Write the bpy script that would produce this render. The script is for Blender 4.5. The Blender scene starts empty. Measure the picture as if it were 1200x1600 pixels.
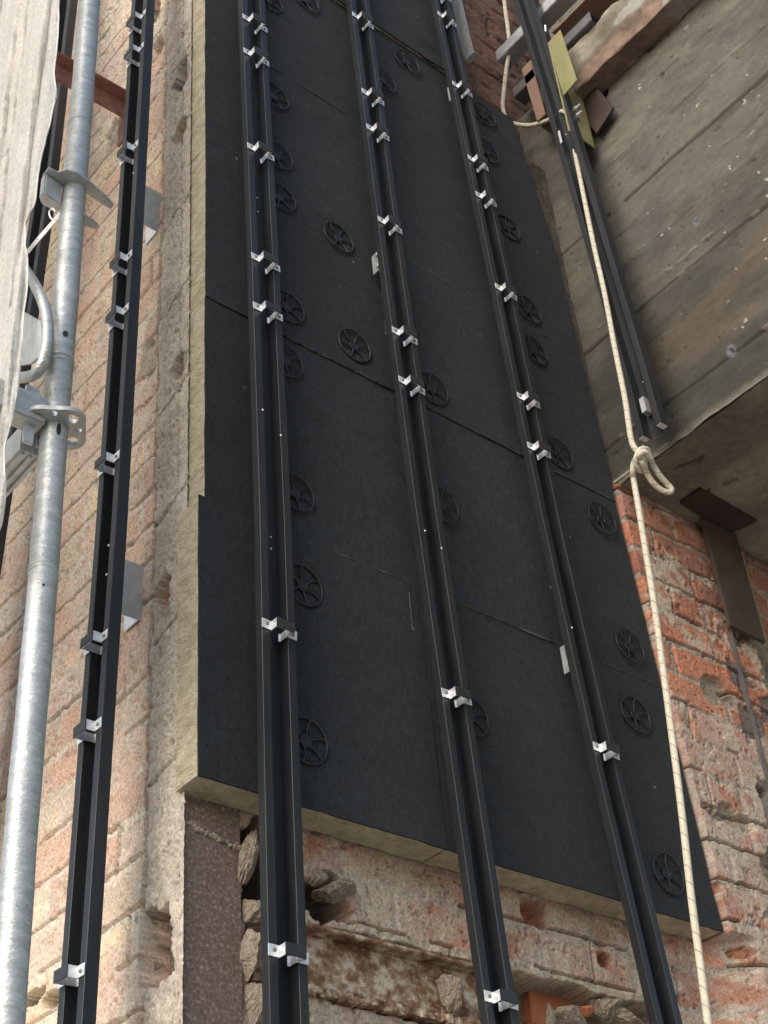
import bpy, bmesh, math, random
import numpy as np
from mathutils import Vector, Matrix
random.seed(7)
sc = bpy.context.scene
COL = sc.collection

# ---------------------------------------------------------------- camera
PITCH, YAW, ROLL, FPX = 2.23227142, -0.73864702, -0.09310751, 2342.92
CM = Matrix.Rotation(YAW, 3, 'Z') @ Matrix.Rotation(PITCH, 3, 'X') @ Matrix.Rotation(ROLL, 3, 'Z')
cam_d = bpy.data.cameras.new("camera"); cam = bpy.data.objects.new("camera", cam_d); COL.objects.link(cam)
cam.matrix_world = CM.to_4x4()
cam_d.sensor_fit = 'VERTICAL'; cam_d.sensor_height = 24; cam_d.lens = FPX / 1600 * 24
cam_d.clip_start = .05; cam_d.clip_end = 2000
sc.camera = cam

# ---------------------------------------------------------------- sky, sun, exposure
SUN_DIR = Vector((-0.86, -0.22, 0.50)).normalized()
w = bpy.data.worlds.new("World"); sc.world = w; w.use_nodes = True
wn = w.node_tree; bg = wn.nodes['Background']
sky = wn.nodes.new('ShaderNodeTexSky'); sky.sky_type = 'NISHITA'; sky.sun_disc = False
sky.sun_elevation = math.asin(SUN_DIR.z); sky.sun_rotation = math.atan2(SUN_DIR.x, SUN_DIR.y)
sky.dust_density = 2.0; sky.air_density = 1.3; sky.ozone_density = 1.0
wn.links.new(sky.outputs[0], bg.inputs[0]); bg.inputs[1].default_value = 0.13
sun_d = bpy.data.lights.new("sun", 'SUN'); sun_d.energy = 1.75; sun_d.angle = math.radians(55)
sun_d.color = (1.0, .97, .93)
sun = bpy.data.objects.new("sun", sun_d); COL.objects.link(sun)
sun.rotation_euler = (-SUN_DIR).to_track_quat('-Z', 'Y').to_euler()
sc.view_settings.view_transform = 'Standard'; sc.view_settings.look = 'None'
sc.view_settings.exposure = 0.66; sc.view_settings.gamma = 1

# ---------------------------------------------------------------- measuring helpers (site survey: a sight line met with a real plane)
def ray(x, y): return CM @ Vector(((x - 600) / FPX, -(y - 800) / FPX, -1.0))
def atX(x, y, X): r = ray(x, y); return r * (X / r.x)
def atY(x, y, Y): r = ray(x, y); return r * (Y / r.y)
def atZ(x, y, Z): r = ray(x, y); return r * (Z / r.z)
def atD(x, y, d): return ray(x, y) * d

# ---------------------------------------------------------------- numpy noise
def _h(i, j, s):
    n = (i.astype(np.int64) * 374761393 + j.astype(np.int64) * 668265263 + s * 1442695041) & 0xffffffff
    n = ((n ^ (n >> 13)) * 1274126177) & 0xffffffff
    n = n ^ (n >> 16)
    return (n & 0xffffff) / float(0xffffff)
def vn(x, y, s=0):
    i = np.floor(x); j = np.floor(y); fx = x - i; fy = y - j
    fx = fx * fx * (3 - 2 * fx); fy = fy * fy * (3 - 2 * fy)
    a = _h(i, j, s); b = _h(i + 1, j, s); c = _h(i, j + 1, s); d = _h(i + 1, j + 1, s)
    return (a * (1 - fx) + b * fx) * (1 - fy) + (c * (1 - fx) + d * fx) * fy
def fbm(x, y, f, s=0, o=4, g=.5):
    t = 0; a = 1; n = 0
    for k in range(o):
        t = t + a * vn(x * f + 17.3 * k, y * f - 9.1 * k, s + k); n += a; a *= g; f *= 2.03
    return t / n
def sst(e0, e1, x):
    t = np.clip((x - e0) / (e1 - e0), 0, 1); return t * t * (3 - 2 * t)
def mix(a, b, t): return a + (b - a) * t[..., None]
def C(*c): return np.array(c, float)

# ---------------------------------------------------------------- object helpers
def tag(o, label=None, cat=None, group=None, kind=None):
    if label: o['label'] = label
    if cat: o['category'] = cat
    if group: o['group'] = group
    if kind: o['kind'] = kind
    return o
def empty(name, loc, label, cat, group=None, rz=0):
    o = bpy.data.objects.new(name, None); COL.objects.link(o); o.location = loc; o.rotation_euler = (0, 0, rz)
    o.empty_display_size = .05
    return tag(o, label, cat, group)
def obj(name, me, mat, parent=None, loc=None):
    o = bpy.data.objects.new(name, me); COL.objects.link(o)
    if mat and not me.materials: me.materials.append(mat)
    if parent: o.parent = parent
    if loc is not None: o.location = loc
    return o
class MB:
    def __init__(s): s.v = []; s.f = []
    def add(s, vs, fs):
        b = len(s.v); s.v += [tuple(p) for p in vs]; s.f += [tuple(i + b for i in f) for f in fs]
    def box(s, a, b):
        x0, y0, z0 = a; x1, y1, z1 = b
        s.add([(x0,y0,z0),(x1,y0,z0),(x1,y1,z0),(x0,y1,z0),(x0,y0,z1),(x1,y0,z1),(x1,y1,z1),(x0,y1,z1)],
              [(0,3,2,1),(4,5,6,7),(0,1,5,4),(1,2,6,5),(2,3,7,6),(3,0,4,7)])
    def prism(s, pts, vec):
        n = len(pts); pts = [Vector(p) for p in pts]; vec = Vector(vec)
        s.add(pts + [p + vec for p in pts], [tuple(range(n))[::-1], tuple(range(n, 2 * n))] +
              [(i, (i + 1) % n, n + (i + 1) % n, n + i) for i in range(n)])
    def tube(s, pts, r, n=12, cap=True):
        pts = [Vector(p) for p in pts]; m = len(pts); rs = r if isinstance(r, (list, tuple)) else [r] * m
        t0 = (pts[1] - pts[0]).normalized(); up = Vector((0, 0, 1)) if abs(t0.z) < .9 else Vector((1, 0, 0))
        nrm = t0.cross(up).normalized(); rings = []
        for i in range(m):
            t = (pts[min(i + 1, m - 1)] - pts[max(i - 1, 0)]).normalized()
            nrm = (nrm - t * nrm.dot(t)).normalized(); bi = t.cross(nrm)
            rings.append([pts[i] + (nrm * math.cos(2 * math.pi * k / n) + bi * math.sin(2 * math.pi * k / n)) * rs[i] for k in range(n)])
        vs = [p for q in rings for p in q]
        fs = [(i * n + k, i * n + (k + 1) % n, (i + 1) * n + (k + 1) % n, (i + 1) * n + k) for i in range(m - 1) for k in range(n)]
        if cap: fs += [tuple(range(n))[::-1], tuple((m - 1) * n + k for k in range(n))]
        s.add(vs, fs)
    def mesh(s, name, smooth=False, bevel=0):
        me = bpy.data.meshes.new(name); me.from_pydata(s.v, [], s.f)
        bm = bmesh.new(); bm.from_mesh(me); bmesh.ops.recalc_face_normals(bm, faces=bm.faces)
        if bevel:
            ed = [e for e in bm.edges if len(e.link_faces) == 2 and e.calc_face_angle(0) > .6]
            bmesh.ops.bevel(bm, geom=ed, offset=bevel, segments=2, affect='EDGES', clamp_overlap=True)
        bm.to_mesh(me); bm.free()
        if smooth:
            me.polygons.foreach_set('use_smooth', [True] * len(me.polygons))
        me.update(); return me
    def build(s, name, mat, parent=None, smooth=False, bevel=0, loc=None):
        return obj(name, s.mesh(name, smooth, bevel), mat, parent, loc)
def plate_holes(name, outer, holes, th):
    cu = bpy.data.curves.new(name, 'CURVE'); cu.dimensions = '2D'; cu.fill_mode = 'BOTH'; cu.extrude = th / 2
    for pl in [outer] + holes:
        sp = cu.splines.new('POLY'); sp.points.add(len(pl) - 1)
        for i, p in enumerate(pl): sp.points[i].co = (p[0], p[1], 0, 1)
        sp.use_cyclic_u = True
    o = bpy.data.objects.new('tmp', cu); COL.objects.link(o)
    dg = bpy.context.evaluated_depsgraph_get(); me = bpy.data.meshes.new_from_object(o.evaluated_get(dg))
    bpy.data.objects.remove(o); bpy.data.curves.remove(cu); me.name = name; return me
def circ(cx, cy, r, n=24, a0=0, sx=1, sy=1): return [(cx + sx * r * math.cos(a0 + 2 * math.pi * k / n), cy + sy * r * math.sin(a0 + 2 * math.pi * k / n)) for k in range(n)]
def smooth_path(pts, k=8):
    pts = [Vector(p) for p in pts]; out = []
    P = [pts[0] * 2 - pts[1]] + pts + [pts[-1] * 2 - pts[-2]]
    for i in range(1, len(P) - 2):
        a, b, c, d = P[i - 1], P[i], P[i + 1], P[i + 2]
        for j in range(k):
            t = j / k
            out.append(.5 * ((2 * b) + (c - a) * t + (2 * a - 5 * b + 4 * c - d) * t * t + (3 * b - a - 3 * c + d) * t ** 3))
    out.append(pts[-1]); return out

# ---------------------------------------------------------------- materials
def newmat(name):
    m = bpy.data.materials.new(name); m.use_nodes = True
    nt = m.node_tree; return m, nt, nt.nodes['Principled BSDF']
def N(nt, t, **kw):
    n = nt.nodes.new('ShaderNode' + t)
    for k, v in kw.items():
        if hasattr(n, k): setattr(n, k, v)
        else: n.inputs[k.replace('_', ' ')].default_value = v
    return n
def ramp(nt, src, stops):
    r = nt.nodes.new('ShaderNodeValToRGB'); el = r.color_ramp.elements
    while len(el) < len(stops): el.new(.5)
    for e, (p, c) in zip(el, stops): e.position = p; e.color = (*c, 1) if len(c) == 3 else c
    nt.links.new(src, r.inputs[0]); return r
def coords(nt, sx=1, sy=1, sz=1, kind='Object'):
    tc = nt.nodes.new('ShaderNodeTexCoord'); mp = nt.nodes.new('ShaderNodeMapping')
    mp.inputs['Scale'].default_value = (sx, sy, sz); nt.links.new(tc.outputs[kind], mp.inputs[0]); return mp.outputs[0]
def noise(nt, vec, scale, detail=5, rough=.6):
    n = nt.nodes.new('ShaderNodeTexNoise'); n.inputs['Scale'].default_value = scale
    n.inputs['Detail'].default_value = detail; n.inputs['Roughness'].default_value = rough
    nt.links.new(vec, n.inputs['Vector']); return n.outputs['Fac']
def bump(nt, p, h, strength, dist):
    b = nt.nodes.new('ShaderNodeBump'); b.inputs['Strength'].default_value = strength; b.inputs['Distance'].default_value = dist
    nt.links.new(h, b.inputs['Height']); nt.links.new(b.outputs[0], p.inputs['Normal']); return b
def simple(name, stops, rough=.5, metal=0, scale=20, sc3=(1, 1, 1), bs=.2, bd=.002, rvar=.12, detail=5):
    m, nt, p = newmat(name); v = coords(nt, *sc3); n = noise(nt, v, scale, detail)
    r = ramp(nt, n, stops); nt.links.new(r.outputs[0], p.inputs['Base Color'])
    p.inputs['Metallic'].default_value = metal
    mr = nt.nodes.new('ShaderNodeMapRange'); mr.inputs['To Min'].default_value = rough - rvar; mr.inputs['To Max'].default_value = rough + rvar
    n2 = noise(nt, v, scale * 2.3, 3); nt.links.new(n2, mr.inputs[0]); nt.links.new(mr.outputs[0], p.inputs['Roughness'])
    if bs: bump(nt, p, noise(nt, v, scale * 3, 4), bs, bd)
    return m
# attribute-coloured rough masonry / concrete
def masonry(name, sc_, bs, bd, rough=.92, lo=.72, hi=1.25):
    m, nt, p = newmat(name); at = nt.nodes.new('ShaderNodeAttribute'); at.attribute_name = 'tint'
    v = coords(nt); n = noise(nt, v, sc_, 6, .7); r = ramp(nt, n, [(.3, (lo,) * 3), (.7, (hi,) * 3)])
    mx = nt.nodes.new('ShaderNodeMix'); mx.data_type = 'RGBA'; mx.blend_type = 'MULTIPLY'; mx.inputs[0].default_value = 1
    nt.links.new(at.outputs['Color'], mx.inputs[6]); nt.links.new(r.outputs[0], mx.inputs[7])
    nt.links.new(mx.outputs[2], p.inputs['Base Color']); p.inputs['Roughness'].default_value = rough
    p.inputs['Specular IOR Level'].default_value = .25
    bump(nt, p, noise(nt, v, sc_ * 1.6, 6, .75), bs, bd); return m
M_wall = masonry('old_brick', 170, .75, .0025, lo=.62, hi=1.34)
M_conc = masonry('old_concrete', 60, .55, .0022, lo=.84, hi=1.14)

def fleece():
    m, nt, p = newmat('black_fleece'); v = coords(nt, 1, 1, 1)
    big = noise(nt, v, 2.2, 4, .6); fine = noise(nt, coords(nt, 1, 1, .4), 170, 5, .85)
    r1 = ramp(nt, big, [(.3, (.0100, .0128, .0160)), (.7, (.0185, .0225, .0268))])
    r2 = ramp(nt, fine, [(.32, (.55,) * 3), (.7, (1.6,) * 3)])
    mx = nt.nodes.new('ShaderNodeMix'); mx.data_type = 'RGBA'; mx.blend_type = 'MULTIPLY'; mx.inputs[0].default_value = 1
    r3 = ramp(nt, noise(nt, coords(nt, 1.6, 1, 1), 38, 8, .82), [(.34, (.55,) * 3), (.66, (1.65,) * 3)])
    mq = nt.nodes.new('ShaderNodeMix'); mq.data_type = 'RGBA'; mq.blend_type = 'MULTIPLY'; mq.inputs[0].default_value = 1
    oi = nt.nodes.new('ShaderNodeObjectInfo'); r4 = ramp(nt, oi.outputs['Random'], [(0, (.90,) * 3), (1, (1.13,) * 3)])
    mo = nt.nodes.new('ShaderNodeMix'); mo.data_type = 'RGBA'; mo.blend_type = 'MULTIPLY'; mo.inputs[0].default_value = 1
    nt.links.new(r1.outputs[0], mo.inputs[6]); nt.links.new(r4.outputs[0], mo.inputs[7])
    nt.links.new(mo.outputs[2], mq.inputs[6]); nt.links.new(r3.outputs[0], mq.inputs[7])
    nt.links.new(mq.outputs[2], mx.inputs[6]); nt.links.new(r2.outputs[0], mx.inputs[7])
    # stray pale fibres and dust specks lying on the fleece
    vo = nt.nodes.new('ShaderNodeTexVoronoi'); vo.inputs['Scale'].default_value = 9; nt.links.new(v, vo.inputs['Vector'])
    sp = ramp(nt, vo.outputs['Distance'], [(.0, (.6, .6, .6)), (.03, (.5, .5, .5)), (.045, (0, 0, 0))])
    nsp = noise(nt, v, 3.1, 2); gate = ramp(nt, nsp, [(.5, (0, 0, 0)), (.56, (1, 1, 1))])
    ml = nt.nodes.new('ShaderNodeMix'); ml.data_type = 'RGBA'; ml.blend_type = 'MULTIPLY'; ml.inputs[0].default_value = 1
    nt.links.new(sp.outputs[0], ml.inputs[6]); nt.links.new(gate.outputs[0], ml.inputs[7])
    m2 = nt.nodes.new('ShaderNodeMix'); m2.data_type = 'RGBA'; m2.inputs[7].default_value = (.42, .41, .36, 1)
    nt.links.new(ml.outputs[2], m2.inputs[0]); nt.links.new(mx.outputs[2], m2.inputs[6])
    nt.links.new(m2.outputs[2], p.inputs['Base Color']); p.inputs['Roughness'].default_value = .88
    p.inputs['Specular IOR Level'].default_value = .24
    try: p.inputs['Sheen Weight'].default_value = .06; p.inputs['Sheen Roughness'].default_value = .6
    except Exception: pass
    a = nt.nodes.new('ShaderNodeMath'); a.operation = 'ADD'
    nt.links.new(noise(nt, v, 14, 4, .6), a.inputs[0]); nt.links.new(fine, a.inputs[1])
    bump(nt, p, a.outputs[0], .75, .005); return m
M_fleece = fleece()
M_wool = simple('mineral_wool', [(.25, (.34, .285, .19)), (.5, (.50, .44, .31)), (.75, (.66, .60, .47))], .95, 0, 26, (1, 1, 2.2), .9, .012, .03)
M_rail = simple('black_anodised', [(.3, (.011, .013, .016)), (.7, (.019, .021, .025))], .46, .0, 18, (6, 6, .4), .06, .0005, .06)
M_rail.node_tree.nodes['Principled BSDF'].inputs['Specular IOR Level'].default_value = .42
nt_ = M_rail.node_tree; p_n = nt_.nodes['Principled BSDF']; l_ = p_n.inputs['Base Color'].links[0].from_socket
v_ = coords(nt_, 1, 1, .55); dd_ = ramp(nt_, noise(nt_, v_, 230, 3, .7), [(.66, (0, 0, 0)), (.74, (.75,) * 3)]); d2_ = ramp(nt_, noise(nt_, coords(nt_, 3, 3, .6), 5, 4, .7), [(.42, (0, 0, 0)), (.75, (.30,) * 3)])
ma_ = nt_.nodes.new('ShaderNodeMix'); ma_.data_type = 'RGBA'; ma_.blend_type = 'ADD'; ma_.inputs[0].default_value = .4
nt_.links.new(dd_.outputs[0], ma_.inputs[6]); nt_.links.new(d2_.outputs[0], ma_.inputs[7])
mb_ = nt_.nodes.new('ShaderNodeMix'); mb_.data_type = 'RGBA'; mb_.inputs[7].default_value = (.13, .125, .115, 1)
nt_.links.new(ma_.outputs[2], mb_.inputs[0]); nt_.links.new(l_, mb_.inputs[6]); nt_.links.new(mb_.outputs[2], p_n.inputs['Base Color'])
M_black = simple('black_plate', [(.3, (.018, .019, .022)), (.7, (.032, .033, .036))], .5, 0, 60, bs=.1)
M_alu = simple('mill_aluminium', [(.3, (.72, .73, .75)), (.7, (.86, .87, .88))], .38, .55, 60, bs=.05)
M_galv = simple('galvanised', [(.25, (.42, .45, .47)), (.5, (.55, .58, .60)), (.75, (.66, .69, .71))], .42, .55, 45, (1, 1, .6), .1, .001)
M_tube = simple('galvanised_tube', [(.2, (.34, .36, .36)), (.5, (.46, .48, .48)), (.8, (.62, .64, .64))], .42, .6, 30, (1, 1, 2.4), .55, .003)
nt_ = M_tube.node_tree; bump(nt_, nt_.nodes['Principled BSDF'], noise(nt_, coords(nt_, 1, 1, 4.5), 16, 5, .7), .8, .006)
M_screw = simple('screw_steel', [(.3, (.14, .13, .12)), (.7, (.3, .28, .26))], .4, .7, 80, bs=0)
M_disc = simple('black_plastic', [(.3, (.010, .012, .015)), (.7, (.018, .020, .024))], .45, 0, 40, bs=.05)
M_rust = simple('rusty_paint', [(.30, (.12, .082, .068)), (.50, (.18, .128, .106)), (.62, (.26, .20, .17)), (.74, (.50, .45, .38))], .85, 0, 150, bs=.6, bd=.003)
M_rust2 = simple('crusted_rust', [(.30, (.09, .05, .03)), (.44, (.22, .12, .07)), (.53, (.36, .26, .18)), (.62, (.56, .50, .40))], .92, 0, 34, (1, 1, 1.3), .8, .005)
M_dark_steel = simple('brown_steel', [(.3, (.040, .027, .022)), (.7, (.075, .055, .045))], .65, 0, 12, bs=.3)
M_plate = simple('oxide_plate', [(.3, (.026, .014, .012)), (.7, (.048, .026, .021))], .6, 0, 10, bs=.3)
M_oxide = simple('red_oxide', [(.3, (.16, .065, .05)), (.7, (.30, .14, .11))], .7, 0, 30, bs=.4)
M_chrom = simple('yellow_chromate', [(.25, (.30, .33, .15)), (.5, (.42, .40, .20)), (.72, (.45, .32, .20))], .35, .5, 9, (1, 1, 1), .08)
M_chrom2 = simple('pink_chromate', [(.25, (.30, .20, .16)), (.5, (.34, .22, .17)), (.75, (.32, .28, .17))], .42, .4, 9, (1, 1, 1), .08)
M_web = simple('primed_steel', [(.3, (.22, .11, .06)), (.5, (.26, .15, .09)), (.62, (.10, .13, .11)), (.8, (.20, .17, .12))], .6, 0, 5, (1, 1, 1), .3)
M_lite = simple('weathered_zinc', [(.3, (.30, .31, .33)), (.7, (.50, .52, .55))], .5, .4, 20, (1, 1, 1), .2)
M_box = simple('grey_hollow_section', [(.3, (.075, .07, .075)), (.7, (.14, .13, .135))], .55, .2, 20, bs=.2)
M_clay = simple('fired_clay', [(.3, (.40, .13, .060)), (.7, (.52, .21, .11))], .85, 0, 20, bs=.4)
M_fibre = simple('wool_dust', [(.3, (.05, .048, .042)), (.7, (.20, .185, .15))], .95, 0, 40, bs=0)
M_rubble = simple('rubble', [(.25, (.22, .18, .14)), (.5, (.36, .30, .24)), (.75, (.50, .44, .36))], .95, 0, 55, bs=1, bd=.008)
M_ground = simple('dusty_ground', [(.3, (.26, .23, .19)), (.7, (.38, .34, .29))], .95, 0, 3, bs=.4, bd=.01)
M_strap = simple('white_webbing', [(.3, (.58, .57, .54)), (.7, (.74, .73, .70))], .6, 0, 30, bs=.2)

def netmat():
    m, nt, p = newmat('debris_net'); v = coords(nt, 1, 1, 1)
    out = nt.nodes['Material Output']; p.inputs['Roughness'].default_value = .7
    r = ramp(nt, noise(nt, coords(nt, 1, 1, 1), 9, 5, .7), [(.3, (.78, .78, .76)), (.7, (.86, .86, .84))])
    nt.links.new(r.outputs[0], p.inputs['Base Color'])
    tl = nt.nodes.new('ShaderNodeBsdfTranslucent'); nt.links.new(r.outputs[0], tl.inputs[0])
    tr = nt.nodes.new('ShaderNodeBsdfTransparent')
    m1 = nt.nodes.new('ShaderNodeMixShader'); m1.inputs[0].default_value = .5
    nt.links.new(p.outputs[0], m1.inputs[1]); nt.links.new(tl.outputs[0], m1.inputs[2])
    hol = ramp(nt, noise(nt, v, 90, 5, .75), [(.34, (.62,) * 3), (.5, (.42,) * 3), (.66, (.25,) * 3)])
    m2 = nt.nodes.new('ShaderNodeMixShader'); nt.links.new(hol.outputs[0], m2.inputs[0])
    nt.links.new(m1.outputs[0], m2.inputs[1]); nt.links.new(tr.outputs[0], m2.inputs[2])
    nt.links.new(m2.outputs[0], out.inputs[0])
    bump(nt, p, noise(nt, coords(nt, 1, 1, .8), 26, 5, .6), .25, .004); return m
M_net = netmat()
def ropemat():
    m, nt, p = newmat('cream_rope'); uv = coords(nt, 1, 1, 1, 'UV')
    sx = nt.nodes.new('ShaderNodeSeparateXYZ'); nt.links.new(uv, sx.inputs[0])
    def ma(op, a, b=None):
        n = nt.nodes.new('ShaderNodeMath'); n.operation = op
        for i, q in enumerate((a, b)):
            if q is None: continue
            if isinstance(q, (int, float)): n.inputs[i].default_value = q
            else: nt.links.new(q, n.inputs[i])
        return n.outputs[0]
    # v = metres along the rope, u = 0..1 round it ; a dark tracer yarn winding round in flecks
    ph = ma('FRACT', ma('ADD', ma('DIVIDE', sx.outputs[1], .036), sx.outputs[0]))
    line = ma('LESS_THAN', ph, .085)
    fl = ma('LESS_THAN', ma('FRACT', ma('MULTIPLY', sx.outputs[0], 14)), .6)
    fac = ma('MULTIPLY', ma('MULTIPLY', line, fl), .85)
    n = noise(nt, coords(nt), 120, 4); r = ramp(nt, n, [(.3, (.60, .54, .42)), (.7, (.74, .69, .57))])
    mx = nt.nodes.new('ShaderNodeMix'); mx.data_type = 'RGBA'; mx.inputs[7].default_value = (.09, .075, .055, 1)
    nt.links.new(fac, mx.inputs[0]); nt.links.new(r.outputs[0], mx.inputs[6]); nt.links.new(mx.outputs[2], p.inputs['Base Color'])
    p.inputs['Roughness'].default_value = .75
    br = ma('SINE', ma('ADD', ma('MULTIPLY', sx.outputs[1], 1100), ma('MULTIPLY', sx.outputs[0], 50.27)))
    bump(nt, p, br, .6, .0014); return m
M_rope = ropemat()

# ---------------------------------------------------------------- height-field sheets
def sheet(name, us, vs, place, disp, col, mat, parent=None):
    """us, vs 1-D arrays ; place(u, v, d) -> xyz arrays"""
    U, V = np.meshgrid(us, vs); d, c = disp, col
    P = np.stack(place(U, V, d), -1).reshape(-1, 3).astype(np.float32)
    nu, nv = len(us), len(vs); idx = np.arange(nu * nv).reshape(nv, nu)
    Q = np.stack([idx[:-1, :-1], idx[:-1, 1:], idx[1:, 1:], idx[1:, :-1]], -1).reshape(-1, 4)
    me = bpy.data.meshes.new(name); me.vertices.add(len(P)); me.vertices.foreach_set('co', P.ravel())
    me.loops.add(Q.size); me.loops.foreach_set('vertex_index', Q.ravel().astype(np.int32))
    me.polygons.add(len(Q)); me.polygons.foreach_set('loop_start', np.arange(0, Q.size, 4, dtype=np.int32))
    me.polygons.foreach_set('loop_total', np.full(len(Q), 4, dtype=np.int32))
    me.update(calc_edges=True)
    ca = me.color_attributes.new('tint', 'FLOAT_COLOR', 'POINT')
    cc = np.ones((len(P), 4), np.float32); cc[:, :3] = np.clip(c, .004, .95).reshape(-1, 3); ca.data.foreach_set('color', cc.ravel())
    me.polygons.foreach_set('use_smooth', [True] * len(me.polygons))
    me.validate(); return obj(name, me, mat, parent)

def brickfield(u, v, L, H, seed, mort=.0065):
    wu = u + (fbm(u, v, 9, seed) - .5) * .014; wv = v + (fbm(u, v, 7, seed + 5) - .5) * .012
    row = np.floor(wv / H); off = (row % 2) * .5 * L + _h(row, row * 0, seed + 2) * .07
    cu = (wu + off) / L; colid = np.floor(cu); fu = (cu - colid) * L; fv = wv - row * H
    # some bricks are half bats
    du = np.minimum(fu, L - fu); dv = np.minimum(fv, H - fv)
    half = _h(row, colid, seed + 9) < .18
    du = np.where(half, np.minimum(du, np.abs(fu - L / 2)), du)
    bid = colid * 2 + (half & (fu > L / 2))
    d = np.minimum(du, dv)
    mw = mort + (fbm(u, v, 30, seed + 3) - .5) * .009
    face = sst(mw, mw + .0035, d)
    return row, bid, fu, fv, d, face
def hole(u, v, cu, cv, ru, rv, s, edge=.18):
    """1 inside an irregular hole"""
    ang = (fbm(u, v, 28, s, 4) - .5) * 1.1
    r = np.sqrt(((u - cu) / ru) ** 2 + ((v - cv) / rv) ** 2) + ang
    return 1 - sst(1 - edge, 1, r)

RED = [C(.48, .20, .125), C(.52, .22, .135), C(.44, .19, .125), C(.49, .25, .17), C(.42, .21, .155)]
PALE = [C(.66, .44, .32), C(.68, .52, .38), C(.64, .38, .28), C(.70, .55, .36), C(.60, .46, .37)]  # lighter than the front bricks: the bright veil is put into these tones
def palette(row, bid, pal, seed):
    k = np.floor(_h(row, bid, seed) * len(pal)).astype(int).clip(0, len(pal) - 1)
    c = np.array(pal)[k]; return c * (.85 + .3 * _h(row, bid, seed + 1))[..., None]

# =============================================================== SETTING
g = MB(); g.add([(-60, -60, -1.6), (60, -60, -1.6), (60, 60, -1.6), (-60, 60, -1.6)], [(0, 1, 2, 3)])
tag(g.build('ground', M_ground), kind='structure')

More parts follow.
